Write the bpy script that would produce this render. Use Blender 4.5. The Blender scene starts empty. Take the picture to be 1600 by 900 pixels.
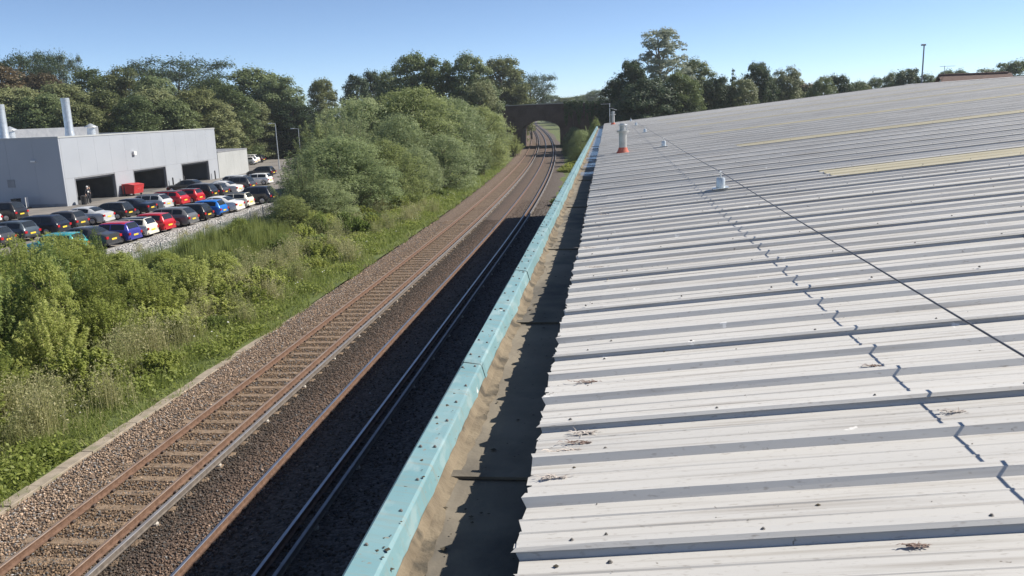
import bpy, math, random
import numpy as np
from mathutils import Matrix, Vector

S = bpy.context.scene
COL = S.collection
random.seed(7)
PI = math.pi

# ------------------------------------------------------------------ camera
CAM = Vector((0.0, 0.0, 8.2))
YAW, PITCH, ROLL, FPX = math.radians(6.926), math.radians(12.217), math.radians(2.1), 1290.0
_f = Vector((-math.sin(YAW) * math.cos(PITCH), math.cos(YAW) * math.cos(PITCH), -math.sin(PITCH)))
_r0 = Vector((math.cos(YAW), math.sin(YAW), 0))
_u0 = _r0.cross(_f)
RGT = _r0 * math.cos(ROLL) - _u0 * math.sin(ROLL)
UPV = _r0 * math.sin(ROLL) + _u0 * math.cos(ROLL)
cd = bpy.data.cameras.new('camera')
cam = bpy.data.objects.new('camera', cd)
COL.objects.link(cam)
cd.sensor_width = 36.0
cd.lens = FPX / 1600.0 * 36.0
cd.clip_start = 0.05
cd.clip_end = 6000
cam.matrix_world = Matrix(((RGT.x, UPV.x, -_f.x, CAM.x), (RGT.y, UPV.y, -_f.y, CAM.y), (RGT.z, UPV.z, -_f.z, CAM.z), (0, 0, 0, 1)))
S.camera = cam

# ------------------------------------------------------------------ sky and sun
SUND = Vector((1.05, 0.45, 1.0)).normalized()          # towards the sun
w = bpy.data.worlds.new('World')
S.world = w
w.use_nodes = True
nt = w.node_tree
sky = nt.nodes.new('ShaderNodeTexSky')
sky.sky_type = 'NISHITA'
sky.sun_disc = False
sky.sun_elevation = math.asin(SUND.z)
sky.sun_rotation = math.atan2(SUND.x, SUND.y)
sky.air_density = 0.5
sky.dust_density = 0.0
sky.ozone_density = 6.5
bg = nt.nodes['Background']
bg.inputs['Strength'].default_value = 0.106
tn = nt.nodes.new('ShaderNodeMix')
tn.data_type = 'RGBA'
tn.blend_type = 'MULTIPLY'
tn.inputs[0].default_value = 1.0
tn.inputs[7].default_value = (1.13, 1.045, .94, 1)
nt.links.new(sky.outputs[0], tn.inputs[6])
hs_ = nt.nodes.new('ShaderNodeHueSaturation')
hs_.inputs['Saturation'].default_value = .93
nt.links.new(tn.outputs[2], hs_.inputs['Color'])
nt.links.new(hs_.outputs[0], bg.inputs[0])
sl = bpy.data.lights.new('sun', 'SUN')
sl.energy = 5.0
sl.angle = math.radians(0.53)
sl.color = (1.0, 0.93, 0.82)
so = bpy.data.objects.new('sun', sl)
COL.objects.link(so)
so.rotation_euler = SUND.to_track_quat('Z', 'Y').to_euler()
S.view_settings.view_transform = 'Standard'
S.view_settings.look = 'None'
S.view_settings.gamma = 1.0
S.view_settings.use_curve_mapping = False
S.view_settings.exposure = 0.6
S.render.engine = 'CYCLES'
S.cycles.max_bounces = 6
S.cycles.transparent_max_bounces = 8

# ------------------------------------------------------------------ pixel helpers (photo pixels of 1600 x 900)
def ray(px, py):
    return _f + RGT * ((px - 800) / FPX) - UPV * ((py - 450) / FPX)

def on_ground(px, py, z=0.0):
    d = ray(px, py)
    return CAM + d * ((z - CAM.z) / d.z)

def at_y(px, py, Y):
    d = ray(px, py)
    return CAM + d * (Y / d.y)

def bend(Y):                                            # the line curves left after the straight
    t = max(0.0, Y - 45.0)
    return -(3.49e-4 * t * t - 3.7e-7 * t ** 3)

# ------------------------------------------------------------------ materials
MATS = {}

def _n(nt, t, **kw):
    n = nt.nodes.new(t)
    for k, v in kw.items():
        setattr(n, k, v)
    return n

def mat(name, c1, c2=None, scale=6.0, rough=0.7, metal=0.0, bump=0.0, bscale=None, coord='Object',
        stretch=(1, 1, 1), detail=5.0, c3=None, s3=1.0, t3=(0.55, 0.65), spec=0.5, lo=0.35, hi=0.65, coat=0.0, bdist=0.02):
    m = bpy.data.materials.new(name)
    m.use_nodes = True
    nt = m.node_tree
    b = nt.nodes['Principled BSDF']
    b.inputs['Roughness'].default_value = rough
    b.inputs['Metallic'].default_value = metal
    b.inputs['Specular IOR Level'].default_value = spec
    b.inputs['Coat Weight'].default_value = coat
    b.inputs['Base Color'].default_value = (*c1, 1)
    if c2 is not None or bump:
        if coord == 'World':
            src = _n(nt, 'ShaderNodeNewGeometry').outputs['Position']
        else:
            src = _n(nt, 'ShaderNodeTexCoord').outputs['Object']
        mp = _n(nt, 'ShaderNodeMapping')
        mp.inputs['Scale'].default_value = stretch
        nt.links.new(src, mp.inputs[0])
    if c2 is not None:
        no = _n(nt, 'ShaderNodeTexNoise')
        no.inputs['Scale'].default_value = scale
        no.inputs['Detail'].default_value = detail
        nt.links.new(mp.outputs[0], no.inputs['Vector'])
        rp = _n(nt, 'ShaderNodeValToRGB')
        rp.color_ramp.elements[0].position = lo
        rp.color_ramp.elements[1].position = hi
        rp.color_ramp.elements[0].color = (*c1, 1)
        rp.color_ramp.elements[1].color = (*c2, 1)
        nt.links.new(no.outputs['Fac'], rp.inputs[0])
        out = rp.outputs[0]
        if c3 is not None:
            n3 = _n(nt, 'ShaderNodeTexNoise')
            n3.inputs['Scale'].default_value = s3
            n3.inputs['Detail'].default_value = 6
            nt.links.new(mp.outputs[0], n3.inputs['Vector'])
            mr = _n(nt, 'ShaderNodeMapRange')
            mr.inputs['From Min'].default_value = t3[0]
            mr.inputs['From Max'].default_value = t3[1]
            nt.links.new(n3.outputs['Fac'], mr.inputs[0])
            mx = _n(nt, 'ShaderNodeMix', data_type='RGBA')
            nt.links.new(mr.outputs[0], mx.inputs[0])
            nt.links.new(out, mx.inputs[6])
            mx.inputs[7].default_value = (*c3, 1)
            out = mx.outputs[2]
        nt.links.new(out, b.inputs['Base Color'])
    if bump:
        nb = _n(nt, 'ShaderNodeTexNoise')
        nb.inputs['Scale'].default_value = bscale or scale * 3
        nb.inputs['Detail'].default_value = 6
        nt.links.new(mp.outputs[0], nb.inputs['Vector'])
        bp = _n(nt, 'ShaderNodeBump')
        bp.inputs['Strength'].default_value = bump
        bp.inputs['Distance'].default_value = bdist
        nt.links.new(nb.outputs['Fac'], bp.inputs['Height'])
        nt.links.new(bp.outputs[0], b.inputs['Normal'])
    MATS[name] = m
    return m

def leafmat(name, c1, c2, c3=None, tr=0.3, rough=0.55):
    m = bpy.data.materials.new(name)
    m.use_nodes = True
    nt = m.node_tree
    b = nt.nodes['Principled BSDF']
    out = nt.nodes['Material Output']
    at = _n(nt, 'ShaderNodeAttribute', attribute_name='tint')
    oi = _n(nt, 'ShaderNodeObjectInfo')
    ad = _n(nt, 'ShaderNodeMath', operation='MULTIPLY_ADD')
    nt.links.new(oi.outputs['Random'], ad.inputs[0])
    ad.inputs[1].default_value = 0.35
    ml = _n(nt, 'ShaderNodeMath', operation='MULTIPLY')
    nt.links.new(at.outputs['Fac'], ml.inputs[0])
    ml.inputs[1].default_value = 0.65
    nt.links.new(ml.outputs[0], ad.inputs[2])
    rp = _n(nt, 'ShaderNodeValToRGB')
    rp.color_ramp.elements[0].color = (*c1, 1)
    rp.color_ramp.elements[0].position = 0.1
    rp.color_ramp.elements[1].color = (*c2, 1)
    rp.color_ramp.elements[1].position = 0.8 if c3 else 0.95
    if c3:
        e = rp.color_ramp.elements.new(0.97)
        e.color = (*c3, 1)
    nt.links.new(ad.outputs[0], rp.inputs[0])
    nt.links.new(rp.outputs[0], b.inputs['Base Color'])
    b.inputs['Roughness'].default_value = rough
    b.inputs['Specular IOR Level'].default_value = 0.3
    t = _n(nt, 'ShaderNodeBsdfTranslucent')
    nt.links.new(rp.outputs[0], t.inputs[0])
    mx = _n(nt, 'ShaderNodeMixShader')
    mx.inputs[0].default_value = tr
    nt.links.new(b.outputs[0], mx.inputs[1])
    nt.links.new(t.outputs[0], mx.inputs[2])
    nt.links.new(mx.outputs[0], out.inputs[0])
    MATS[name] = m
    return m

# ------------------------------------------------------------------ mesh helpers
class MB:
    def __init__(s):
        s.v = []
        s.f = []
        s.m = []

    def add(s, vs, fs, mi=0):
        o = len(s.v)
        s.v += [tuple(p) for p in vs]
        s.f += [tuple(i + o for i in f) for f in fs]
        s.m += [mi] * len(fs)
        return s

    def box(s, x0, x1, y0, y1, z0, z1, mi=0):
        vs = [(x0, y0, z0), (x1, y0, z0), (x1, y1, z0), (x0, y1, z0), (x0, y0, z1), (x1, y0, z1), (x1, y1, z1), (x0, y1, z1)]
        return s.add(vs, [(0, 3, 2, 1), (4, 5, 6, 7), (0, 1, 5, 4), (1, 2, 6, 5), (2, 3, 7, 6), (3, 0, 4, 7)], mi)

    def cbox(s, x0, x1, y0, y1, z0, z1, c=0.01, mi=0):      # box with chamfered top
        vs = [(x0, y0, z0), (x1, y0, z0), (x1, y1, z0), (x0, y1, z0), (x0, y0, z1 - c), (x1, y0, z1 - c), (x1, y1, z1 - c), (x0, y1, z1 - c),
              (x0 + c, y0 + c, z1), (x1 - c, y0 + c, z1), (x1 - c, y1 - c, z1), (x0 + c, y1 - c, z1)]
        return s.add(vs, [(0, 3, 2, 1), (8, 9, 10, 11), (0, 1, 5, 4), (1, 2, 6, 5), (2, 3, 7, 6), (3, 0, 4, 7), (4, 5, 9, 8), (5, 6, 10, 9), (6, 7, 11, 10), (7, 4, 8, 11)], mi)

    def tube(s, pts, rad, n=8, cap=True, mi=0):
        pts = [Vector(p) for p in pts]
        if not isinstance(rad, (list, tuple)):
            rad = [rad] * len(pts)
        o = len(s.v)
        ref = None
        for i, p in enumerate(pts):
            d = (pts[min(i + 1, len(pts) - 1)] - pts[max(i - 1, 0)])
            d = d.normalized() if d.length > 1e-9 else Vector((0, 0, 1))
            if ref is None:
                ref = Vector((1, 0, 0)) if abs(d.x) < 0.9 else Vector((0, 1, 0))
            a = d.cross(ref).normalized()
            ref = a.cross(d).normalized()
            for k in range(n):
                t = 2 * PI * k / n
                s.v.append(tuple(p + (ref * math.cos(t) + a * math.sin(t)) * rad[i]))
        for i in range(len(pts) - 1):
            for k in range(n):
                k2 = (k + 1) % n
                s.f.append((o + i * n + k, o + (i + 1) * n + k, o + (i + 1) * n + k2, o + i * n + k2))
                s.m.append(mi)
        if cap:
            s.f.append(tuple(o + k for k in range(n)))
            s.f.append(tuple(o + (len(pts) - 1) * n + k for k in reversed(range(n))))
            s.m += [mi, mi]
        return s

    def lathe(s, prof, n=16, c=(0, 0), mi=0):                # prof: (r, z) upwards
        o = len(s.v)
        for r, z in prof:
            for k in range(n):
                t = 2 * PI * k / n
                s.v.append((c[0] + r * math.cos(t), c[1] + r * math.sin(t), z))
        for i in range(len(prof) - 1):
            for k in range(n):
                k2 = (k + 1) % n
                s.f.append((o + i * n + k, o + i * n + k2, o + (i + 1) * n + k2, o + (i + 1) * n + k))
                s.m.append(mi)
        s.f.append(tuple(o + k for k in reversed(range(n))))
        s.f.append(tuple(o + (len(prof) - 1) * n + k for k in range(n)))
        s.m += [mi, mi]
        return s

    def mesh(s, name, mats, smooth=False):
        me = bpy.data.meshes.new(name)
        me.from_pydata(s.v, [], s.f)
        if not isinstance(mats, (list, tuple)):
            mats = [mats]
        for m in mats:
            me.materials.append(MATS[m])
        if len(mats) > 1:
            me.polygons.foreach_set('material_index', s.m)
        if smooth:
            me.polygons.foreach_set('use_smooth', [True] * len(me.polygons))
            try:
                me.set_sharp_from_angle(angle=math.radians(40))
            except Exception:
                pass
        me.update()
        return me

    def build(s, name, mats, parent=None, smooth=False, loc=None):
        return link(name, s.mesh(name, mats, smooth), parent, loc)

def link(name, me, parent=None, loc=None, rot=None, scale=None):
    o = bpy.data.objects.new(name, me)
    COL.objects.link(o)
    if parent:
        o.parent = parent
    if loc is not None:
        o.location = loc
    if rot is not None:
        o.rotation_euler = rot
    if scale is not None:
        o.scale = scale
    return o

def tag(o, label, cat, group=None):
    o['label'] = label
    o['category'] = cat
    if group:
        o['group'] = group
    return o

def thing(name, label, cat, loc=(0, 0, 0), rotz=0.0, group=None):
    o = bpy.data.objects.new(name, None)
    COL.objects.link(o)
    o.empty_display_size = 0.2
    o.location = loc
    o.rotation_euler = (0, 0, rotz)
    return tag(o, label, cat, group)

def kind(o, k):
    o['kind'] = k
    return o

def np_mesh(name, V, F, matname, tint=None, smooth=False):
    """V (n,3), F (m,k) constant k"""
    me = bpy.data.meshes.new(name)
    V = np.asarray(V, np.float32)
    F = np.asarray(F, np.int32)
    m, k = F.shape
    me.vertices.add(len(V))
    me.vertices.foreach_set('co', V.ravel())
    me.loops.add(m * k)
    me.loops.foreach_set('vertex_index', F.ravel())
    me.polygons.add(m)
    me.polygons.foreach_set('loop_start', np.arange(0, m * k, k, dtype=np.int32))
    me.polygons.foreach_set('loop_total', np.full(m, k, np.int32))
    if smooth:
        me.polygons.foreach_set('use_smooth', np.ones(m, bool))
    me.update(calc_edges=True)
    if tint is not None:
        a = me.attributes.new('tint', 'FLOAT', 'FACE')
        a.data.foreach_set('value', np.asarray(tint, np.float32))
    me.materials.append(MATS[matname])
    return me

def unit(a):
    return a / np.maximum(np.linalg.norm(a, axis=1, keepdims=True), 1e-9)

def leaves(name, P, N, D, L, W, matname, tint):
    """diamond leaves: centre P, normal N, long direction D (made perpendicular), length L, width W"""
    N = unit(N)
    D = unit(D - N * np.sum(D * N, 1, keepdims=True))
    B = np.cross(N, D)
    L = np.asarray(L).reshape(-1, 1) * np.ones((len(P), 1))
    W = np.asarray(W).reshape(-1, 1) * np.ones((len(P), 1))
    V = np.stack([P - D * L * .5, P + B * W * .5 + D * L * .06 - N * L * .05, P + D * L * .5 - N * L * .08, P - B * W * .5 + D * L * .06 - N * L * .05], 1).reshape(-1, 3)
    F = np.arange(len(P) * 4).reshape(-1, 4)
    return np_mesh(name, V, F, matname, tint)

# ------------------------------------------------------------------ material list
mat('ground', (.10, .115, .045), (.16, .145, .07), 0.25, .95, bump=.5, bscale=3, coord='World')
mat('verge', (.065, .09, .022), (.12, .15, .038), .8, .95, bump=.9, bscale=14, coord='World', c3=(.16, .125, .07), s3=.35, t3=(.56, .68), bdist=.06)
mat('asphalt', (.17, .158, .145), (.235, .215, .195), .5, .9, bump=.2, bscale=60, coord='World', c3=(.13, .122, .115), s3=.25)
mat('gravel', (.24, .235, .225), (.40, .385, .36), 9, .95, bump=1.0, bscale=22, coord='World', c3=(.17, .165, .10), s3=.6, t3=(.58, .7), bdist=.05)
mat('concrete', (.24, .205, .16), (.34, .29, .23), 3, .9, bump=.3, bscale=30, coord='World', c3=(.2, .19, .12), s3=1.2)
mat('sleeper', (.155, .108, .07), (.265, .195, .135), 5, .9, bump=.4, bscale=40, c3=(.15, .11, .08), s3=3, coord='World')
mat('rust_rail', (.105, .058, .038), (.175, .104, .07), 9, .75, bump=.2, bscale=60, coord='World')
mat('rail_top', (.235, .16, .12), (.29, .23, .19), 3, .5, metal=.4, coord='World')
mat('steel_top', (.45, .46, .49), (.38, .37, .38), 2, .30, metal=.9, coord='World')
mat('conductor_side', (.10, .085, .075), (.16, .135, .115), 8, .8, coord='World')
mat('conductor_top', (.25, .25, .265), (.20, .19, .195), 3, .5, metal=.3, coord='World')
mat('dark_iron', (.045, .036, .032), (.09, .062, .048), 14, .8, coord='World')
mat('insulator', (.45, .42, .38), (.30, .26, .22), 8, .6, coord='World')
mat('cladding', (.335, .36, .40), (.36, .385, .425), .35, .45, coord='World', spec=.4)
mat('cladding_pale', (.37, .385, .385), (.41, .425, .425), .4, .5, coord='World')
mat('cap_dark', (.20, .21, .23), (.25, .26, .28), 2, .5, coord='World')
mat('white_wall', (.72, .71, .68), (.78, .77, .74), .7, .7, coord='World')
mat('roof_membrane', (.42, .43, .44), (.52, .53, .54), .6, .8, coord='World')
mat('galv', (.50, .53, .55), (.62, .65, .67), 3, .38, metal=.55)
mat('interior_wall', (.20, .20, .20), (.26, .26, .26), 1, .8, coord='World')
mat('interior_floor', (.12, .12, .12), (.17, .17, .17), 1, .5, coord='World')
mat('red_paint', (.42, .025, .03), (.50, .035, .038), 3, .4)
mat('black_plastic', (.02, .02, .022), (.03, .03, .032), 5, .5)
mat('white_paint', (.78, .78, .76), (.70, .70, .68), 3, .5)
mat('green_wire', (.12, .17, .135), (.15, .20, .16), 3, .5)
mat('grey_post', (.42, .43, .43), (.5, .5, .5), 3, .45, metal=.3)
mat('red_boot', (.50, .10, .06), (.42, .13, .09), 8, .75, coord='World')
mat('flue_metal', (.36, .37, .355), (.47, .475, .46), 5, .4, metal=.4)
mat('cable_steel', (.08, .08, .09), (.12, .12, .13), 9, .5, metal=.5)
mat('post_metal', (.50, .55, .57), (.60, .64, .66), 8, .35, metal=.5)
mat('screw', (.10, .095, .09), (.2, .185, .17), 30, .6)
mat('bark', (.085, .066, .048), (.16, .13, .10), 9, .95, bump=.6, bscale=25)
mat('bark_pale', (.20, .18, .15), (.30, .27, .23), 9, .95, bump=.5, bscale=25)
mat('coping', (.44, .42, .38), (.54, .51, .46), 2, .9, coord='World')
mat('tile_red', (.12, .075, .062), (.165, .10, .082), 3, .85, coord='World', bump=.3, bscale=12)
mat('feather', (.42, .37, .33), (.58, .54, .50), 14, .9)
mat('feather_dark', (.16, .11, .09), (.30, .22, .19), 14, .9)
mat('moss', (.035, .03, .02), (.075, .06, .038), 20, .95)
mat('skin_tone', (.55, .36, .28), (.6, .4, .31), 5, .6)
mat('dark_cloth', (.018, .02, .028), (.03, .032, .04), 12, .9)
mat('glass', (.02, .025, .03), rough=.06, spec=.6)
mat('tyre', (.018, .018, .018), (.03, .03, .03), 20, .85)
mat('alloy', (.45, .45, .46), (.52, .52, .53), 10, .35, metal=.7)
mat('lens_red', (.42, .012, .018), rough=.25)
mat('lens_clear', (.65, .66, .68), rough=.15)
mat('plate_yellow', (.78, .56, .04), (.82, .60, .06), 30, .5)
mat('plate_white', (.75, .75, .73), (.8, .8, .78), 30, .5)
mat('sealant', (.135, .108, .075), (.21, .172, .12), 6, .95, bump=.6, bscale=30, coord='World', c3=(.07, .06, .045), s3=5, t3=(.52, .62))
mat('trim', (.015, .015, .016), (.025, .025, .026), 10, .55)

def brick_mat():
    m = bpy.data.materials.new('brick')
    m.use_nodes = True
    nt = m.node_tree
    b = nt.nodes['Principled BSDF']
    g = _n(nt, 'ShaderNodeNewGeometry')
    sp = _n(nt, 'ShaderNodeSeparateXYZ')
    nt.links.new(g.outputs['Position'], sp.inputs[0])
    ad = _n(nt, 'ShaderNodeMath', operation='ADD')
    nt.links.new(sp.outputs[0], ad.inputs[0])
    nt.links.new(sp.outputs[1], ad.inputs[1])
    cb = _n(nt, 'ShaderNodeCombineXYZ')
    nt.links.new(ad.outputs[0], cb.inputs[0])
    nt.links.new(sp.outputs[2], cb.inputs[1])
    br = _n(nt, 'ShaderNodeTexBrick')
    br.inputs['Scale'].default_value = 1.0
    br.inputs['Brick Width'].default_value = .235
    br.inputs['Row Height'].default_value = .078
    br.inputs['Mortar Size'].default_value = .009
    br.inputs['Color1'].default_value = (.09, .048, .04, 1)
    br.inputs['Color2'].default_value = (.135, .075, .06, 1)
    br.inputs['Mortar'].default_value = (.13, .12, .105, 1)
    nt.links.new(cb.outputs[0], br.inputs['Vector'])
    no = _n(nt, 'ShaderNodeTexNoise')
    no.inputs['Scale'].default_value = .5
    no.inputs['Detail'].default_value = 6
    nt.links.new(g.outputs['Position'], no.inputs['Vector'])
    mx = _n(nt, 'ShaderNodeMix', data_type='RGBA', blend_type='MULTIPLY')
    mr = _n(nt, 'ShaderNodeMapRange')
    mr.inputs[1].default_value = .4
    mr.inputs[2].default_value = .65
    nt.links.new(no.outputs['Fac'], mr.inputs[0])
    nt.links.new(mr.outputs[0], mx.inputs[0])
    nt.links.new(br.outputs['Color'], mx.inputs[6])
    mx.inputs[7].default_value = (.55, .52, .5, 1)
    nt.links.new(mx.outputs[2], b.inputs['Base Color'])
    b.inputs['Roughness'].default_value = .92
    bp = _n(nt, 'ShaderNodeBump')
    bp.inputs['Strength'].default_value = .5
    bp.inputs['Distance'].default_value = .01
    bp.invert = True
    nt.links.new(br.outputs['Fac'], bp.inputs['Height'])
    nt.links.new(bp.outputs[0], b.inputs['Normal'])
    MATS['brick'] = m
brick_mat()

def sheet_mat(name, base, alt, dirt, splat=(.80, .79, .76), rough=.5, patch=None):
    """weathered painted metal / GRP: streaks run down the slope (X), grime, droppings"""
    m = bpy.data.materials.new(name)
    m.use_nodes = True
    nt = m.node_tree
    b = nt.nodes['Principled BSDF']
    b.inputs['Roughness'].default_value = rough
    g = _n(nt, 'ShaderNodeNewGeometry').outputs['Position']

    def noise(scale, stretch, detail=6):
        mp = _n(nt, 'ShaderNodeMapping')
        mp.inputs['Scale'].default_value = stretch
        nt.links.new(g, mp.inputs[0])
        no = _n(nt, 'ShaderNodeTexNoise')
        no.inputs['Scale'].default_value = scale
        no.inputs['Detail'].default_value = detail
        nt.links.new(mp.outputs[0], no.inputs['Vector'])
        return no.outputs['Fac']

    def rng(src, a, c, lo=0.0, hi=1.0):
        r = _n(nt, 'ShaderNodeMapRange')
        r.inputs[1].default_value = a
        r.inputs[2].default_value = c
        r.inputs[3].default_value = lo
        r.inputs[4].default_value = hi
        nt.links.new(src, r.inputs[0])
        return r.outputs[0]

    def mix(fac, a, c):
        mx = _n(nt, 'ShaderNodeMix', data_type='RGBA')
        nt.links.new(fac, mx.inputs[0])
        for i, q in ((6, a), (7, c)):
            if isinstance(q, tuple):
                mx.inputs[i].default_value = (*q, 1)
            else:
                nt.links.new(q, mx.inputs[i])
        return mx.outputs[2]
    c = mix(rng(noise(1.3, (.25, 3.0, 1)), .35, .68), base, alt)
    c = mix(rng(noise(7, (.12, 5, 1)), .52, .78, 0, .7), c, dirt)
    c = mix(rng(noise(55, (.5, 1.6, 1), 8), .60, .78, 0, .75), c, dirt)
    vo = _n(nt, 'ShaderNodeTexVoronoi')
    vo.inputs['Scale'].default_value = 2.6
    wob = _n(nt, 'ShaderNodeTexNoise')
    wob.inputs['Scale'].default_value = 28
    nt.links.new(g, wob.inputs['Vector'])
    va = _n(nt, 'ShaderNodeVectorMath', operation='MULTIPLY_ADD')
    nt.links.new(wob.outputs['Color'], va.inputs[0])
    va.inputs[1].default_value = (.10, .10, .1)
    nt.links.new(g, va.inputs[2])
    nt.links.new(va.outputs[0], vo.inputs['Vector'])
    c = mix(rng(vo.outputs['Distance'], .035, .07, .9, 0), c, splat)
    vo2 = _n(nt, 'ShaderNodeTexVoronoi')
    vo2.inputs['Scale'].default_value = 7
    nt.links.new(va.outputs[0], vo2.inputs['Vector'])
    c = mix(rng(vo2.outputs['Distance'], .03, .06, .8, 0), c, (dirt[0] * .55, dirt[1] * .52, dirt[2] * .48))
    if patch:
        c = mix(rng(noise(9, (1, .55, 1), 8), .54, .64, 0, .38), c, patch[0])
        c = mix(rng(noise(34, (1, .8, 1), 6), .66, .71, 0, .8), c, patch[1])
    oi = _n(nt, 'ShaderNodeObjectInfo')
    hv_ = _n(nt, 'ShaderNodeHueSaturation')
    nt.links.new(rng(oi.outputs['Random'], 0, 1, .93, 1.05), hv_.inputs['Value'])
    nt.links.new(c, hv_.inputs['Color'])
    c = hv_.outputs[0]
    nt.links.new(c, b.inputs['Base Color'])
    bp = _n(nt, 'ShaderNodeBump')
    bp.inputs['Strength'].default_value = .25
    bp.inputs['Distance'].default_value = .02
    nt.links.new(noise(3.2, (.5, 1.4, 1), 3), bp.inputs['Height'])
    nt.links.new(bp.outputs[0], b.inputs['Normal'])
    MATS[name] = m
sheet_mat('roof_sheet', (.52, .512, .49), (.565, .553, .525), (.27, .24, .205))
sheet_mat('skylight_sheet', (.44, .40, .275), (.49, .45, .33), (.31, .28, .19), splat=(.6, .56, .43))
sheet_mat('flashing', (.135, .265, .30), (.18, .305, .335), (.20, .235, .215), splat=(.70, .72, .70), rough=.6, patch=((.33, .42, .43), (.21, .19, .15)))

def gutter_mat():
    m = mat('gutter_lining', (.155, .135, .106), (.225, .195, .15), 2.2, .9, bump=.35, bscale=16, coord='World', c3=(.09, .082, .07), s3=1.3, t3=(.52, .66))
    nt = m.node_tree
    b = nt.nodes['Principled BSDF']
    g = _n(nt, 'ShaderNodeNewGeometry')
    sp = _n(nt, 'ShaderNodeSeparateXYZ')
    nt.links.new(g.outputs['Position'], sp.inputs[0])
    no = _n(nt, 'ShaderNodeTexNoise')
    no.inputs['Scale'].default_value = .7
    nt.links.new(g.outputs['Position'], no.inputs['Vector'])
    a = _n(nt, 'ShaderNodeMath', operation='MULTIPLY_ADD')          # standing damp in the far, low end of the gutter
    nt.links.new(sp.outputs[1], a.inputs[0])
    a.inputs[1].default_value = .018
    nt.links.new(no.outputs['Fac'], a.inputs[2])
    r = _n(nt, 'ShaderNodeMapRange')
    r.inputs[1].default_value = .88
    r.inputs[2].default_value = 1.0
    r.inputs[3].default_value = .9
    r.inputs[4].default_value = .26
    nt.links.new(a.outputs[0], r.inputs[0])
    nt.links.new(r.outputs[0], b.inputs['Roughness'])
gutter_mat()

def trackbed_mat():
    m = bpy.data.materials.new('trackbed')
    m.use_nodes = True
    nt = m.node_tree
    b = nt.nodes['Principled BSDF']
    b.inputs['Roughness'].default_value = .95
    g = _n(nt, 'ShaderNodeNewGeometry').outputs['Position']
    at = _n(nt, 'ShaderNodeAttribute', attribute_name='lat')
    no = _n(nt, 'ShaderNodeTexNoise')
    no.inputs['Scale'].default_value = .8
    no.inputs['Detail'].default_value = 6
    nt.links.new(g, no.inputs['Vector'])
    ad = _n(nt, 'ShaderNodeMath', operation='MULTIPLY_ADD')
    nt.links.new(no.outputs['Fac'], ad.inputs[0])
    ad.inputs[1].default_value = .7
    nt.links.new(at.outputs['Fac'], ad.inputs[2])
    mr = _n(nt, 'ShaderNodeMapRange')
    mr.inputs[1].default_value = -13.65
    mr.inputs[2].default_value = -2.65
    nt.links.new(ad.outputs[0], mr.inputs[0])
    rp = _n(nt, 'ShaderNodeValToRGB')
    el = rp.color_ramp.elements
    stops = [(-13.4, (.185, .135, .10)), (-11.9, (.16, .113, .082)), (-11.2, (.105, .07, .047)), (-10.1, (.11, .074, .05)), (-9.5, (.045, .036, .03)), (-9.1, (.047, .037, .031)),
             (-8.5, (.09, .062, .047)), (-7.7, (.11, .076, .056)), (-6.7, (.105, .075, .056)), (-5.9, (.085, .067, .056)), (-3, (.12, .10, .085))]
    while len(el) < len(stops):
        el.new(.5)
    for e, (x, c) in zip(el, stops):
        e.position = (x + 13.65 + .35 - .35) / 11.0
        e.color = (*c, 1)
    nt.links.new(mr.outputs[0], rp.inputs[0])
    vo = _n(nt, 'ShaderNodeTexVoronoi')
    vo.inputs['Scale'].default_value = 15
    nt.links.new(g, vo.inputs['Vector'])
    hs = _n(nt, 'ShaderNodeSeparateColor')
    nt.links.new(vo.outputs['Color'], hs.inputs[0])
    v2 = _n(nt, 'ShaderNodeMapRange')
    v2.inputs[3].default_value = .5
    v2.inputs[4].default_value = 1.4
    nt.links.new(hs.outputs[0], v2.inputs[0])
    mx = _n(nt, 'ShaderNodeVectorMath', operation='SCALE')
    nt.links.new(rp.outputs[0], mx.inputs[0])
    nt.links.new(v2.outputs[0], mx.inputs['Scale'])
    nt.links.new(mx.outputs[0], b.inputs['Base Color'])
    bp = _n(nt, 'ShaderNodeBump')
    bp.inputs['Strength'].default_value = 1
    bp.inputs['Distance'].default_value = .035
    bp.invert = True
    nt.links.new(vo.outputs['Distance'], bp.inputs['Height'])
    nt.links.new(bp.outputs[0], b.inputs['Normal'])
    MATS['trackbed'] = m
trackbed_mat()

def stone_mat():
    m = bpy.data.materials.new('stone')
    m.use_nodes = True
    nt = m.node_tree
    b = nt.nodes['Principled BSDF']
    b.inputs['Roughness'].default_value = .9
    at = _n(nt, 'ShaderNodeAttribute', attribute_name='col')
    nt.links.new(at.outputs['Color'], b.inputs['Base Color'])
    MATS['stone'] = m
stone_mat()

leafmat('leaf_near', (.19, .245, .05), (.46, .50, .15), (.58, .54, .25), .52)
leafmat('leaf_near_dark', (.115, .175, .04), (.28, .345, .10), None, .45)
leafmat('leaf_willow', (.19, .25, .115), (.40, .455, .225), None, .5)
leafmat('leaf_willow2', (.175, .225, .085), (.37, .405, .16), None, .5)
leafmat('leaf_broad', (.095, .135, .055), (.22, .265, .11), None, .35)
leafmat('leaf_olive', (.115, .145, .062), (.26, .28, .125), (.30, .29, .13), .35)
leafmat('leaf_dark', (.04, .07, .034), (.105, .145, .065), None, .3)
leafmat('leaf_silver', (.26, .295, .21), (.47, .505, .39), None, .5)
leafmat('leaf_rust', (.10, .085, .05), (.20, .15, .085), None, .25)
leafmat('ivy', (.025, .055, .016), (.075, .12, .032), None, .2)
leafmat('grass_blade', (.13, .185, .042), (.29, .34, .10), (.50, .46, .24), .48)
leafmat('dry_weed', (.22, .27, .085), (.48, .45, .25), (.60, .54, .36), .45)
leafmat('reed', (.16, .205, .055), (.36, .395, .135), None, .45)

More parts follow.
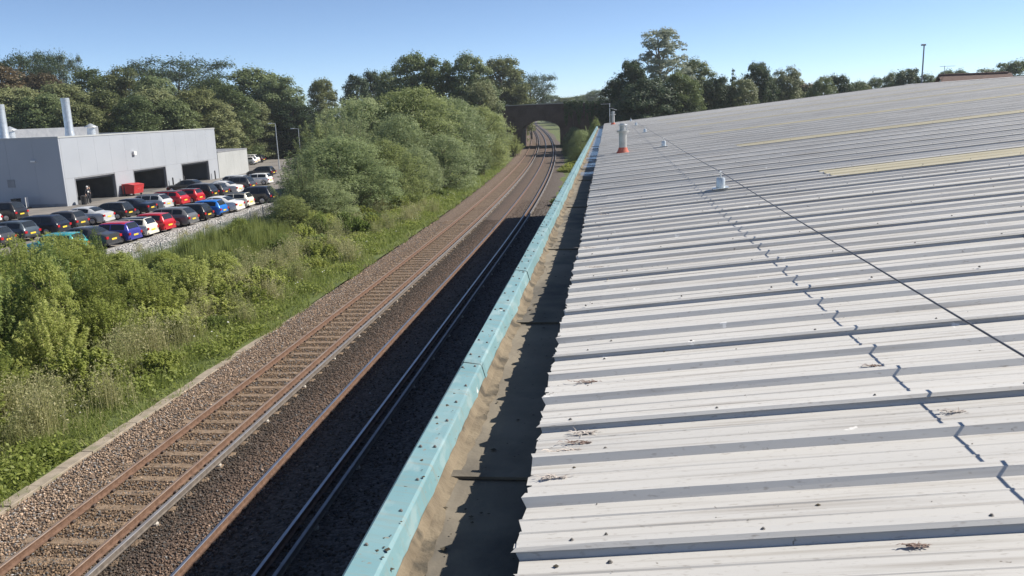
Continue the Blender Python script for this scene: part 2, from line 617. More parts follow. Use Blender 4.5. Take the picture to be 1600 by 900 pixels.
# ------------------------------------------------------------------ ground, car park, verge
def grid(name, xs, ys, zf, matname, latf=None, xf=None):
    X, Y = np.meshgrid(np.asarray(xs, float), np.asarray(ys, float), indexing='ij')
    XX = xf(X, Y) if xf else X
    Z = zf(X, Y)
    V = np.stack([XX, Y, Z], -1).reshape(-1, 3)
    nx, ny = X.shape
    i = np.arange(nx * ny).reshape(nx, ny)
    F = np.stack([i[:-1, :-1], i[1:, :-1], i[1:, 1:], i[:-1, 1:]], -1).reshape(-1, 4)
    me = np_mesh(name, V, F, matname, smooth=True)
    if latf is not None:
        a = me.attributes.new('lat', 'FLOAT', 'POINT')
        a.data.foreach_set('value', X.ravel().astype(np.float32))
    return link(name, me)

rs = np.random.RandomState(3)
bendv = np.vectorize(bend)
ysn = np.concatenate([np.arange(-20, 60, 1.5), np.arange(60, 200, 4), np.arange(200, 640, 10)])
o = kind(grid('ground', np.concatenate([np.linspace(-2500, -100, 8), np.linspace(-90, 90, 10), np.linspace(100, 2500, 8)]), np.concatenate([np.linspace(-300, 0, 4), np.linspace(40, 400, 10), np.linspace(600, 4500, 6)]), lambda x, y: x * 0 - .45, 'ground'), 'structure')

def bumps(x, y, s, seed):
    return (np.sin(x * 1.3 * s + seed) * np.cos(y * .9 * s + seed * 2) + .6 * np.sin(x * 2.9 * s - y * 2.1 * s + seed) + .4 * np.cos(y * 4.3 * s + x * 1.7 * s)) / 2
o = kind(grid('verge', np.arange(-29, -13.0, .5), ysn, lambda x, y: -.12 + .16 * np.clip((-13.4 - x) / 4, 0, 1) + .07 * bumps(x, y, .9, 1) * np.clip((-13.4 - x) / 1.0, 0, 1), 'verge', xf=lambda x, y: x + bendv(y)), 'structure')
o = kind(grid('verge_far_side', np.arange(-4.8, 6.1, .6), np.concatenate([np.arange(66.5, 200, 3), np.arange(200, 600, 10)]), lambda x, y: -.03 + .05 * bumps(x, y, .8, 4), 'verge', xf=lambda x, y: x + bendv(y)), 'structure')
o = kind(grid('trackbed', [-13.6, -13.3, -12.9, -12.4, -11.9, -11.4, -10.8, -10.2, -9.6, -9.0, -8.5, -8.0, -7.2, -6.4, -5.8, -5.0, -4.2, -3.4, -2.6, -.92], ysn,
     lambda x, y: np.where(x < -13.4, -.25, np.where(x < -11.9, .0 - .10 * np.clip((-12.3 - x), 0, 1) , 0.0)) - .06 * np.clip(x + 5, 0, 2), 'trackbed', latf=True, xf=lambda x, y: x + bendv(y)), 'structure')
# car park
o = kind(MB().add([(-130, 20, .15), (-32.2, 40, .15), (-31.8, 82, .15), (-33, 120, .15), (-44, 200, .15), (-130, 205, .15)], [(0, 1, 2, 3, 4, 5)]).build('car_park', 'asphalt'), 'structure')
o = kind(grid('gravel_bank', np.linspace(-32.8, -27.6, 12), np.arange(36, 86, 1.2), lambda x, y: .20 - .28 * np.clip((x + 31.9) / 3.2, 0, 1) + .05 * bumps(x, y, 1.5, 2), 'gravel'), 'structure')

# ------------------------------------------------------------------ railway
def stones(name, n, xr, yr, zf, size, colf, seed, ypow=1.0):
    r = np.random.RandomState(seed)
    y = yr[0] + (yr[1] - yr[0]) * r.rand(n) ** ypow
    x = xr[0] + (xr[1] - xr[0]) * r.rand(n)
    P = np.stack([x + bendv(y), y, zf(x, y)], 1)
    base = np.array([(1, 0, 0), (-1, 0, 0), (0, 1, 0), (0, -1, 0), (0, 0, .8), (0, 0, -.8)], float)
    s = size * (.55 + .8 * r.rand(n, 1, 1))
    V = base[None] * s * (.65 + .6 * r.rand(n, 6, 3))
    a = r.rand(n) * 2 * PI
    c, q = np.cos(a)[:, None], np.sin(a)[:, None]
    vx = V[..., 0] * c - V[..., 1] * q
    vy = V[..., 0] * q + V[..., 1] * c
    t = (r.rand(n) - .5)[:, None] * 1.2
    vz = V[..., 2] + vx * t
    V = np.stack([vx, vy, vz], -1) + P[:, None, :]
    fb = np.array([(0, 2, 4), (2, 1, 4), (1, 3, 4), (3, 0, 4), (2, 0, 5), (1, 2, 5), (3, 1, 5), (0, 3, 5)])
    F = (fb[None] + (np.arange(n) * 6)[:, None, None]).reshape(-1, 3)
    me = np_mesh(name, V.reshape(-1, 3), F, 'stone')
    col = colf(x, y, r)
    ca = me.color_attributes.new('col', 'FLOAT_COLOR', 'POINT')
    full = np.concatenate([np.repeat(col, 6, 0), np.ones((n * 6, 1))], 1)
    ca.data.foreach_set('color', full.astype(np.float32).ravel())
    o = kind(link(name, me), 'stuff')
    return o

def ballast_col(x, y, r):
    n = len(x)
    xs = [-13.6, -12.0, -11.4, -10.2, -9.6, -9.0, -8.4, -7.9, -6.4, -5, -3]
    cs = np.array([(.325, .238, .172), (.305, .218, .152), (.205, .14, .088), (.205, .14, .088), (.085, .064, .048), (.085, .062, .048), (.155, .103, .074), (.175, .12, .087), (.11, .08, .06), (.105, .082, .066), (.12, .10, .082)])  # right track tones darkened, painting extra warehouse shade into the stone colour
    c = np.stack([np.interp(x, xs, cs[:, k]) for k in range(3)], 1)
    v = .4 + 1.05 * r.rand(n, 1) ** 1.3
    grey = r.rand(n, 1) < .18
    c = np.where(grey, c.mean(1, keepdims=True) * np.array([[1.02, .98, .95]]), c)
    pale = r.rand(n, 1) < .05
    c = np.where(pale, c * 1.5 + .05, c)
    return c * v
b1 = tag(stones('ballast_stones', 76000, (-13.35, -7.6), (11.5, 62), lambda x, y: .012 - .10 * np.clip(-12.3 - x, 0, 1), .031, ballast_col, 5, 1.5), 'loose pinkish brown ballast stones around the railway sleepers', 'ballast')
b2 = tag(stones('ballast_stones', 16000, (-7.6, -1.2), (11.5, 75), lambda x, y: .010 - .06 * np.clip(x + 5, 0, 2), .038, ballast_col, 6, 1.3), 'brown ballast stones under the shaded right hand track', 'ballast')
b3 = tag(stones('bank_stones', 15000, (-32.2, -28.0), (40, 80), lambda x, y: .23 - .28 * np.clip((x + 31.9) / 3.2, 0, 1) - bendv(y) * 0, .07,
                lambda x, y, r: np.repeat(.20 + .34 * r.rand(len(x), 1), 3, 1) * np.array([[1.0, .98, .95]]), 8), 'pale grey crushed stone bank below the parked cars', 'gravel')
# keep the bank straight (no bend applied further up the line than needed)

TRK = {'left': -10.615, 'right': -7.16}
ys_rail = list(np.arange(-18, 48, 3)) + list(np.arange(48, 200, 4)) + list(np.arange(200, 560, 8))

def sweep(name, prof, xoff, mats, parent, mi=None, ys=ys_rail):
    """prof: list of (dx, z) closed; swept along the bent line"""
    n = len(prof)
    mb = MB()
    for y in ys:
        y = float(y)
        x0 = xoff + bend(y)
        for dx, z in prof:
            mb.v.append((x0 + dx, y, z))
    for i in range(len(ys) - 1):
        for k in range(n):
            k2 = (k + 1) % n
            mb.f.append((i * n + k, i * n + k2, (i + 1) * n + k2, (i + 1) * n + k))
            mb.m.append((mi[k] if mi else 0))
    mb.f.append(tuple(reversed(range(n))))
    mb.f.append(tuple((len(ys) - 1) * n + k for k in range(n)))
    mb.m += [0, 0]
    return mb.build(name, mats, parent)
RP = [(-.07, .045), (.07, .045), (.07, .058), (.012, .075), (.012, .16), (.036, .172), (.036, .197), (.026, .205), (-.026, .205), (-.036, .197), (-.036, .172), (-.012, .16), (-.012, .075), (-.07, .058)]
RPM = [0] * 14
RPM[7] = 1
RPM[6] = 1
RPM[8] = 1
CPp = [(-.055, .13), (.055, .13), (.055, .15), (.04, .165), (.04, .255), (.032, .268), (-.032, .268), (-.04, .255), (-.04, .165), (-.055, .15)]
CPM = [0] * 10
CPM[4] = CPM[5] = CPM[6] = 1
slp = MB().cbox(-1.25, 1.25, -.13, .13, -.10, .040, .02).mesh('sleeper', 'sleeper')
for side, topm, lab in (('left', 'rail_top', 'sunlit railway track with rusty rails beside the green verge'), ('right', 'steel_top', 'railway track beside the warehouse wall, partly in its shadow')):
    cx = TRK[side]
    t = thing('railway_track', lab, 'railway track', (0, 0, 0))
    for s in (-1, 1):
        sweep('rail', RP, cx + s * .7525, ['rust_rail', topm], t, RPM)
    sweep('conductor_rail', CPp, cx + .7525 + .43, ['conductor_side', 'conductor_top'], t, CPM)
    rr = random.Random(4)
    y = 9.0
    ins = MB()
    clips = MB()
    k = 0
    while y < 128:
        so_ = link('sleeper', slp, t, (cx + bend(y) + rr.uniform(-.02, .02), y, -.016 + rr.uniform(-.008, .006) if side == 'left' else -.05))
        so_.rotation_euler.z = rr.uniform(-.012, .012)
        if y < 70:
            for s in (-1, 1):
                for q in (-1, 1):
                    xx = cx + bend(y) + s * .7525 + q * .105
                    clips.cbox(xx - .035, xx + .035, y - .05, y + .05, .038, .085, .02)
        if k % 4 == 0:
            xx = cx + bend(y) + .7525 + .43
            ins.lathe([(.07, .02), (.07, .06), (.045, .09), (.06, .13)], 8, (xx, y))
        y += .72
        k += 1
    kind(clips.build('rail_clips', 'dark_iron', t), 'stuff')
    kind(ins.build('insulators', 'insulator', t), 'stuff')
# concrete cable trough along the cess
t = thing('cable_trough', 'weathered concrete cable trough along the edge of the ballast', 'trough')
rr = random.Random(9)
lid = MB().cbox(-.17, .17, -.49, .49, -.12, .0, .012).mesh('lid', 'concrete')
y = 10.0
while y < 60:
    l = link('lid', lid, t, (-13.47 + .004 * (y - 10) + rr.uniform(-.02, .02), y, -.015 + rr.uniform(-.015, .01) - (.010 * max(0, y - 21))))
    l.rotation_euler.z = -.004 + rr.uniform(-.015, .015)
    y += 1.0
# ------------------------------------------------------------------ warehouse with the sheeted roof
EX, EZ, RX, BETA = -.31, 6.815, 22.0, math.radians(5.3)
TB = math.tan(BETA)
Y0R, SW, NS = 2.375 - 12 * 1.04, 1.04, 73            # first lap, sheet width, number of sheets
YEND = Y0R + SW * NS
def rz(x):
    return EZ + (x - EX) * TB
wh = thing('warehouse', 'long warehouse with pale ribbed metal roof and turquoise gutter edge beside the railway', 'warehouse', (0, 0, 0))

def rib_profile(lap):
    """(y, dz) points over one sheet, from the near lap rib to the far rib"""
    p = SW / 3
    h, tw, fl = .029, .018, .023
    pts = [(-tw - fl * .34, h * .66), (-tw, h), (tw, h), (tw + fl, 0)]          # near lap rib, lip ends part way down
    for k in range(3):
        a, b = k * p + tw + fl, (k + 1) * p - tw - fl
        for q in (1 / 3, 2 / 3):
            c = a + (b - a) * q
            pts += [(c - .010, 0), (c - .004, .0035), (c + .004, .0035), (c + .010, 0)]
        pts += [(b, 0), (b + fl, h)]
        if k < 2:
            pts += [((k + 1) * p + tw, h), ((k + 1) * p + tw + fl, 0)]
    pts.append((SW + tw * .6, h - .001))
    # lap rib stands proud of the sheet under it
    return [(y - (.010 if i == 0 else .0035 if i == 1 else 0), z + (.004 if i in (0, 1, 2) else 0)) for i, (y, z) in enumerate(pts)]
PROF = rib_profile(True)

def sheet_mesh(name, x0, x1, m, seed, lift=0.0, rag=0.0, flat=1.0):
    r = random.Random(seed)
    xs = [x0, x0 + .25] + [x0 + (x1 - x0) * q for q in (.08, .2, .4, .7)] + [x1]
    xs = sorted(set(xs))
    n = len(PROF)
    mb = MB()
    for i, x in enumerate(xs):
        for y, dz in PROF:
            dz *= flat
            jz = r.uniform(-.0015, .0015) if 0 < i < len(xs) - 1 else 0
            jx = r.uniform(-rag, rag) if i == 0 else 0
            mb.v.append((x + jx - dz * TB, y, rz(x) + dz + jz + lift))
    for i in range(len(xs) - 1):
        for k in range(n - 1):
            mb.f.append((i * n + k, (i + 1) * n + k, (i + 1) * n + k + 1, i * n + k + 1))
            mb.m.append(0)
    return mb.mesh(name, m)

def screws_mesh(x0, x1, seed):
    r = random.Random(seed)
    mb = MB()
    def sc(x, y, dz):
        z = rz(x) + dz
        a = r.uniform(.0042, .0062)
        mb.lathe([(a * 1.5, z - .002), (a * 1.45, z + .003), (a * .9, z + .004), (a * .85, z + .007), (a * .6, z + .008)], 7, (x, y))
    x = x0 + .16
    while x < min(x1, 14):
        sc(x + r.uniform(-.03, .03), r.uniform(-.004, .004), .0325)
        x += .62
    x = x0 + .3
    p = SW / 3
    while x < min(x1, 14):
        for k in range(3):
            if r.random() < .35:
                sc(x + r.uniform(-.02, .02), k * p + p * .5 + r.choice((-.1, .1)) * .9, 0)
        x += 1.83
    return mb.mesh('screws', 'screw')
full = [sheet_mesh('roof_sheet', EX, RX, 'roof_sheet', i, rag=.012) for i in range(4)]
low = sheet_mesh('roof_sheet', EX, 3.25, 'roof_sheet', 20, rag=.012)
hig = sheet_mesh('roof_sheet', 18.9, RX, 'roof_sheet', 21)
skl = sheet_mesh('skylight', 3.08, 19.0, 'skylight_sheet', 22, lift=.014, flat=.55)
scr = [screws_mesh(EX, RX, i) for i in range(4)]
rr = random.Random(2)
for k in range(NS):
    y = Y0R + SW * k
    kk = k - 12
    if kk in (9, 17, 25, 33, 41, 49, 3):
        link('roof_sheet', low, wh, (0, y, 0))
        link('roof_sheet', hig, wh, (0, y, 0))
        s = link('skylight', skl, wh, (0, y, 0))
        s['label'] = 'cream translucent skylight strip'
        kind(link('screws', scr[k % 4], s, (0, 0, .012)), 'stuff')
    else:
        s = link('roof_sheet', full[rr.randrange(4)], wh, (rr.uniform(-.012, .012), y, 0))
        kind(link('screws', scr[k % 4], s), 'stuff')
# far slope, ridge, gables and walls
rzr = rz(RX)
YS = Y0R + .02
MB().add([(RX, YS, rzr - .004), (2 * RX - EX, YS, EZ), (2 * RX - EX, YEND, EZ), (RX, YEND, rzr - .004)], [(0, 1, 2, 3)]).build('roof_far_slope', 'roof_sheet', wh)
MB().add([(RX - .25, YS, rz(RX - .25) + .045), (RX, YS, rzr + .062), (RX + .25, YS, rz(RX - .25) + .045), (RX - .25, YEND, rz(RX - .25) + .045), (RX, YEND, rzr + .062), (RX + .25, YEND, rz(RX - .25) + .045)], [(0, 1, 4, 3), (1, 2, 5, 4)]).build('ridge_cap', 'roof_sheet', wh)
for yy, nm in ((YS, 'gable_wall'), (YEND - .06, 'gable_wall')):
    MB().add([(-.88, yy, -.45), (2 * RX + .88, yy, -.45), (2 * RX + .88, yy, EZ - .35), (2 * RX - EX, yy, EZ - .06), (RX, yy, rzr - .06), (EX, yy, EZ - .06), (-.88, yy, EZ - .35)], [(0, 1, 2, 3, 4, 5, 6)]).build(nm, 'cladding', wh)
MB().box(-.90, -.80, YS + .01, YEND - .02, -.45, 6.50).build('side_wall', 'cladding', wh)
MB().box(2 * RX + .80, 2 * RX + .88, YS + .01, YEND - .02, -.45, 6.50).build('side_wall', 'cladding', wh)
# gable edge flashing at the far end
MB().add([(EX, YEND - .05, EZ + .045), (RX, YEND - .05, rzr + .045), (RX, YEND + .07, rzr + .045), (EX, YEND + .07, EZ + .045), (RX, YEND + .07, rzr - .15), (EX, YEND + .07, EZ - .15)], [(0, 1, 2, 3), (3, 2, 4, 5)]).build('verge_flashing', 'roof_sheet', wh)
# gutter: lined sole, upstand under the eave, turquoise capping in lengths
GZ = 6.51
gys = np.arange(YS, YEND, .8)
mb = MB()
rr = random.Random(5)
gp = [(-.83, .06), (-.78, .004), (-.70, -.004), (-.45, -.006), (-.2, 0), (-.05, .02), (-.04, .28)]
for y in gys:
    for x, z in gp:
        mb.v.append((x + rr.uniform(-.006, .006), float(y), GZ + z + rr.uniform(-.004, .004)))
n = len(gp)
for i in range(len(gys) - 1):
    for k in range(n - 1):
        mb.f.append((i * n + k, i * n + k + 1, (i + 1) * n + k + 1, (i + 1) * n + k))
        mb.m.append(0)
mb.build('gutter_lining', 'gutter_lining', wh, smooth=True)
capp = [(-.925, 6.50), (-.925, 6.655), (-.915, 6.662), (-.815, 6.648), (-.803, 6.640), (-.782, 6.560), (-.770, 6.513)]
y = YS
rr = random.Random(6)
while y < YEND - .5:
    L = min(3.0, YEND - y)
    mb = MB()
    subs = [y + .002] + [y + L * q for q in (.25, .5, .75)] + [y + L - .003]
    for yy in subs:
        for i, (x, z) in enumerate(capp):
            j = .003 if i > 1 else .0015
            mb.v.append((x + rr.uniform(-j, j) + (rr.uniform(-.012, .012) if i == 6 else 0), yy, z + rr.uniform(-j, j)))
    m = len(capp)
    for i in range(4):
        for k in range(m - 1):
            mb.f.append((i * m + k, i * m + k + 1, (i + 1) * m + k + 1, (i + 1) * m + k))
            mb.m.append(0)
    c = mb.build('capping', 'flashing', wh)
    jm = MB()
    for (xa, za), (xb, zb_) in zip(capp[:-1], capp[1:]):
        nx, nz = -(zb_ - za), (xb - xa)
        ll = math.hypot(nx, nz)
        nx, nz = nx / ll * .004, nz / ll * .004
        jm.add([(xa + nx, y - .035, za + nz), (xb + nx, y - .035, zb_ + nz), (xb + nx, y + .035, zb_ + nz), (xa + nx, y + .035, za + nz)], [(0, 3, 2, 1)])
    jm.build('joint_cover', 'flashing', c)
    mb = MB()
    yy = y + .12
    while yy < y + L - .05:
        for xx, zz in ((-.897, 6.660), (-.835, 6.651)):
            if rr.random() < .8:
                q = yy + rr.uniform(-.05, .05)
                mb.lathe([(.0085, zz - .002), (.008, zz + .004), (.005, zz + .009)], 7, (xx + rr.uniform(-.006, .006), q))
        yy += .31
    kind(mb.build('screws', 'screw', c), 'stuff')
    y += 3.0
# ragged dirt and old sealant where the capping meets the lining
mb = MB()
ys_ = np.arange(YS, YEND, .06)
rr = random.Random(15)
wv_ = 0.0
for y in ys_:
    wv_ = .8 * wv_ + rr.uniform(-.012, .012)
    mb.v += [(-.782, float(y), GZ + .050 + wv_ * .6), (-.755, float(y), GZ + .012), (-.715 + wv_ + .012 * math.sin(y * 3.1), float(y), GZ + .001)]
for i in range(len(ys_) - 1):
    for k in range(2):
        mb.f.append((i * 3 + k, i * 3 + k + 1, i * 3 + k + 4, i * 3 + k + 3))
        mb.m.append(0)
mb.build('sealant_fillet', 'sealant', wh, smooth=True)
# lining laps across the gutter sole
for i, yy in enumerate((3.55, 6.4, 9.9, 14.2, 19.5, 27, 36, 47)):
    MB().box(-.775, -.07, yy, yy + .07, GZ - .002, GZ + .012).build('lining_lap', 'gutter_lining', wh)
# far stop end of the gutter
MB().box(-.91, -.05, YEND - .05, YEND + .02, 6.40, 6.70).build('gutter_stop_end', 'gutter_lining', wh)

# ------------------------------------------------------------------ roof furniture
def flue(y, x, label, h=.62, aerial=False):
    zb = rz(x)
    t = thing('roof_flue', label, 'flue', (x, y, zb))
    MB().lathe([(.19, -.02), (.185, .02), (.15, .07), (.125, .13), (.118, .165)], 20).build('flashing_boot', 'red_boot', t, True)
    MB().lathe([(.108, .12), (.108, h - .03)], 20).build('pipe', 'flue_metal', t, True)
    MB().lathe([(.112, h - .045), (.165, h - .04), (.168, h + .01), (.112, h + .016)], 20).build('collar', 'flue_metal', t, True)
    c = MB().lathe([(.078, h + .01), (.078, h + .20), (.05, h + .21)], 16).build('terminal', 'flue_metal', t, True)
    for k in range(5):
        a = 2 * PI * k / 5
        MB().box(-.009, .009, -.009, .009, h + .01, h + .155).build('cage_bar', 'galv', c).location = (.108 * math.cos(a), .108 * math.sin(a), 0)
    MB().lathe([(.12, h + .15), (.125, h + .162), (.12, h + .175)], 16).build('cage_ring', 'galv', c, True)
    return t
flue(23.53, .40, 'nearer metal roof flue with a red boot and caged terminal')
flue(59.0, .34, 'far metal roof flue beside the aerial near the end of the roof', .72)
# aerial behind the far flue
t = thing('television_aerial', 'thin television aerial on a mast at the far roof corner', 'aerial', (.12, 59.6, rz(.12)))
MB().tube([(0, 0, -.01), (0, 0, 1.5)], .022, 8).build('mast', 'galv', t, True)
MB().tube([(-.62, 0, 1.46), (.05, 0, 1.46)], .012, 6).build('boom', 'galv', t)
for k in range(7):
    MB().tube([(-.6 + k * .1, -.16, 1.46), (-.6 + k * .1, .16, 1.46)], .007, 5).build('element', 'galv', t)
MB().box(-.03, .32, -.03, .03, 1.16, 1.22).build('bracket', 'black_plastic', t)
MB().tube([(.0, 0, 1.18), (.5, .1, 1.02)], .012, 5).build('stay', 'galv', t)

posts = [(1.54, -.9), (1.54, 11.75), (1.55, 23.95), (1.56, 36.4), (1.60, 49.2), (1.64, 61.8)]
names = ['lifeline post below the frame', 'nearest grey lifeline post on a base plate', 'second lifeline post along the roof cable', 'third lifeline post along the roof cable', 'fourth lifeline post along the roof cable', 'farthest lifeline post near the end of the roof']
tops = []
for (x, y), lb in zip(posts, names):
    zb = rz(x)
    tops.append(Vector((x, y, zb + .262)))
    if y < 0:
        continue
    t = thing('lifeline_post', lb + (' of the warehouse' if len(lb.split()) < 6 else ''), 'safety post', (x, y, zb), 0, 'posts of the roof lifeline')
    p = MB().box(-.11, .11, -.11, .11, .040, .048).build('base_plate', 'post_metal', t)
    p.rotation_euler = (0, -BETA, 0)
    MB().lathe([(.062, .045), (.060, .165), (.052, .182), (.02, .188)], 18).build('cylinder', 'post_metal', t, True)
    MB().tube([(0, 0, .18), (0, 0, .255)], .010, 8).build('stud', 'galv', t)
    MB().tube([(-.03, -.05, .25), (0, 0, .262), (.0, .06, .255)], .014, 6).build('cable_clamp', 'galv', t)
# cable sags a little between posts
mb = MB()
pts = []
for a, b in zip(tops[:-1], tops[1:]):
    for k in range(16):
        q = k / 16
        p = a.lerp(b, q)
        p.z -= .05 * 4 * q * (1 - q) * ((b.y - a.y) / 12.4) ** 2 * .5
        pts.append(p)
pts.append(tops[-1])
tag(mb.tube(pts, .0048, 6).build('lifeline_cable', 'cable_steel', None, True), 'thin dark steel lifeline cable strung along the metal roof', 'cable')

# feather tufts and moss caught on the sheets
rr = random.Random(31)
def tuft(x, y, z, s, dark, label):
    mb = MB()
    for k in range(46):
        a = rr.gauss(0, .45) + (PI if rr.random() < .5 else 0)
        l = s * rr.uniform(.04, .17)
        d = Vector((math.cos(a), math.sin(a) * .6, rr.uniform(.0, .22))).normalized()
        p = Vector((rr.gauss(0, .11) * s, rr.gauss(0, .028) * s, .002))
        w_ = d.cross(Vector((0, 0, 1))).normalized() * (.0018 + .0035 * rr.random() ** 2)
        m_ = p + d * l * .55 + Vector((0, 0, .010 * s))
        e = p + d * l + Vector((0, 0, .004 * s)) + w_ * rr.uniform(-6, 6)
        mb.add([p - w_ * .6, p + w_ * .6, m_ + w_, e, m_ - w_], [(0, 1, 2, 3, 4)])
    o = mb.build('feather_tuft', 'feather_dark' if dark else 'feather', None, loc=(x, y, z))
    return tag(o, label, 'feathers', 'feather tufts caught along the roof eave')
for i in range(26):
    k = i
    if rr.random() < .45:
        continue
    y = 2.375 + .347 * (k // 2 + (k % 2) * .5) + rr.uniform(-.06, .02)
    if k < 16 or rr.random() < .8:
        x = EX + rr.uniform(.07, .26)
        tuft(x, y + .06 + (k * .18 if k > 12 else 0), rz(x) + .003, rr.uniform(.2, .45), rr.random() < .45, 'small tuft of stray feathers stuck at the eave of the metal roof')
for px, py in ((1430, 855), (1365, 573), (1490, 645), (905, 693)):
    d = ray(px, py)
    sdist = (EZ - EX * TB - CAM.z) / (d.z - TB * d.x)
    p = CAM + d * sdist
    o = tuft(p.x, p.y, rz(p.x) + .003, rr.uniform(.15, .28), rr.random() < .5, 'small feather scrap lying out on the ribbed metal roof')
    o['group'] = 'feather scraps on the roof'
r = np.random.RandomState(12)
n = 520
x = EX + r.rand(n) ** 1.6 * 7
y = 1.5 + r.rand(n) ** 1.6 * 22
base = np.array([(1, 0, 0), (0, 1, 0), (-1, 0, 0), (0, -1, 0), (0, 0, .8)], float)
V = base[None] * (.002 + .007 * r.rand(n, 1, 1) ** 3) * (.6 + .8 * r.rand(n, 5, 3)) + np.stack([x, y, rz(x) + .002], 1)[:, None]
F = (np.array([(0, 1, 4), (1, 2, 4), (2, 3, 4), (3, 0, 4)])[None] + (np.arange(n) * 5)[:, None, None]).reshape(-1, 3)
tag(kind(link('moss_crumbs', np_mesh('moss_crumbs', V.reshape(-1, 3), F, 'moss')), 'stuff'), 'dark crumbs of moss scattered over the metal roof', 'moss')
n = 480
x = -.92 + r.rand(n) ** 1.3 * .55
y = 2 + r.rand(n) ** 1.5 * 20
z = np.where(x < -.81, 6.656, np.where(x < -.77, 6.60, GZ + .003))
V = base[None] * (.003 + .010 * r.rand(n, 1, 1) ** 3) * (.5 + r.rand(n, 5, 3)) * np.array([1.3, 1.3, .5]) + np.stack([x, y, z], 1)[:, None]
F = (np.array([(0, 1, 4), (1, 2, 4), (2, 3, 4), (3, 0, 4)])[None] + (np.arange(n) * 5)[:, None, None]).reshape(-1, 3)
tag(kind(link('gutter_litter', np_mesh('gutter_litter', V.reshape(-1, 3), F, 'moss')), 'stuff'), 'dark bits of moss and grit lying in the roof gutter', 'litter')

# ------------------------------------------------------------------ car workshop
WX, WY0, WY1, WZ = -54.7, 78.2, 112.0, 7.15
G = .15
ws = thing('car_workshop', 'flat roofed grey clad car workshop with three open roller doors', 'workshop', (WX, WY0, G))
doors = [(79.9, 87.1), (90.7, 98.0), (101.8, 109.3)]
DH = 2.75
def part(nm, m, *boxes, parent=ws):
    mb = MB()
    for b in boxes:
        x0, x1, y0, y1, z0, z1 = b
        mb.box(x0 - WX, x1 - WX, y0 - WY0, y1 - WY0, z0 - G, z1 - G)
    return mb.build(nm, m, parent)
edges = [WY0] + [v for d in doors for v in d] + [WY1]
for i in range(0, len(edges), 2):
    part('wall_panel', 'cladding', (WX - .25, WX, edges[i] + (.0 if i else .26), edges[i + 1], G - .3, DH + G))
yy = WY0 + .26
while yy < WY1 - .1:                                      # tall cladding panels above the doors, open joints between
    y2 = min(yy + 2.8, WY1)
    part('wall_panel', 'cladding', (WX - .25, WX, yy + .006, y2 - .006, DH + G + .01, WZ - .16))
    yy = y2
for a, b in doors:
    f = part('door_frame', 'cap_dark', (WX - .30, WX + .02, a - .0, a + .12, G, DH + G), (WX - .30, WX + .02, b - .12, b, G, DH + G), (WX - .30, WX + .02, a + .12, b - .12, DH + G - .14, DH + G))
    part('roller_shutter', 'cap_dark', (WX - .9, WX - .32, a - .1, b + .1, DH + G - .35, DH + G + .4))
xx = WX
while xx > WX - 33:
    x2 = max(xx - 2.9, WX - 33)
    part('gable_panel', 'cladding', (x2 + .006, xx - (.0 if xx < WX else 0) - .006, WY0, WY0 + .25, G - .3, WZ - .16))
    xx = x2
part('wall_back', 'cladding', (WX - 33.2, WX - 33, WY0, WY1, G - .3, WZ - .16))
part('wall_end', 'cladding', (WX - 33, WX - .26, WY1 - .25, WY1 - .01, G - .3, WZ - .16))
part('parapet_cap', 'cladding_pale', (WX - .34, WX + .05, WY0 - .05, WY1 + .05, WZ - .155, WZ), (WX - 33.2, WX - .345, WY0 - .05, WY0 + .34, WZ - .155, WZ))
part('roof', 'roof_membrane', (WX - 33, WX - .35, WY0 + .345, WY1 - .3, WZ - .55, WZ - .35))
part('floor', 'interior_floor', (WX - 32.9, WX - .01, WY0 + .26, WY1 - .27, G + .004, G + .02))
part('interior_wall', 'interior_wall', (WX - 14, WX - 13.8, WY0 + .3, WY1 - .3, G + .02, 5.5))
for q in (88.9, 99.9):
    part('interior_pier', 'interior_wall', (WX - 13.7, WX - .4, q - .15, q + .15, G + .02, 5.4))
part('rear_block', 'cladding_pale', (WX - 33, WX - 17, 84, 111, WZ - .34, WZ + .75))
part('white_parapet', 'white_wall', (WX - 31, WX - 14, 79.2, 79.5, WZ - .34, WZ + .72))
part('roof_upstand', 'cap_dark', (WX - 16.9, WX - 16.6, 86, 111, WZ - .34, WZ + .8))
part('wall_louvre', 'cap_dark', (-60.9, -60.1, WY0 - .04, WY0 - .004, 2.2, 3.0))
part('wall_lamp', 'white_paint', (WX + .003, WX + .28, 91.0, 91.5, 4.6, 5.0))
part('wall_lamp', 'white_paint', (-57.9, -57.4, WY0 - .2, WY0 - .003, 4.7, 4.85))
for (px, pt, pb, X, rad, nm, lab) in ((109, 153, 208, -57.6, .42, 'flue_stack', 0), (7, 163, 214, -61.2, .42, 'flue_stack', 0)):
    d = ray(px, pb)
    Yb = X / d.x * d.y
    d2 = ray(px - 4, pt)
    zt = CAM.z + d2.z * (Yb / d2.y)
    zb = WZ - .36
    MB().lathe([(rad * 1.25, zb), (rad * 1.2, zb + .3), (rad * 1.02, zb + .75), (rad, zb + .78), (rad, zt - .5), (rad * 1.03, zt - .5), (rad * 1.03, zt), (rad * .8, zt)], 18, (X - WX, Yb - WY0)).build(nm, 'galv', ws, True).location.z = -G
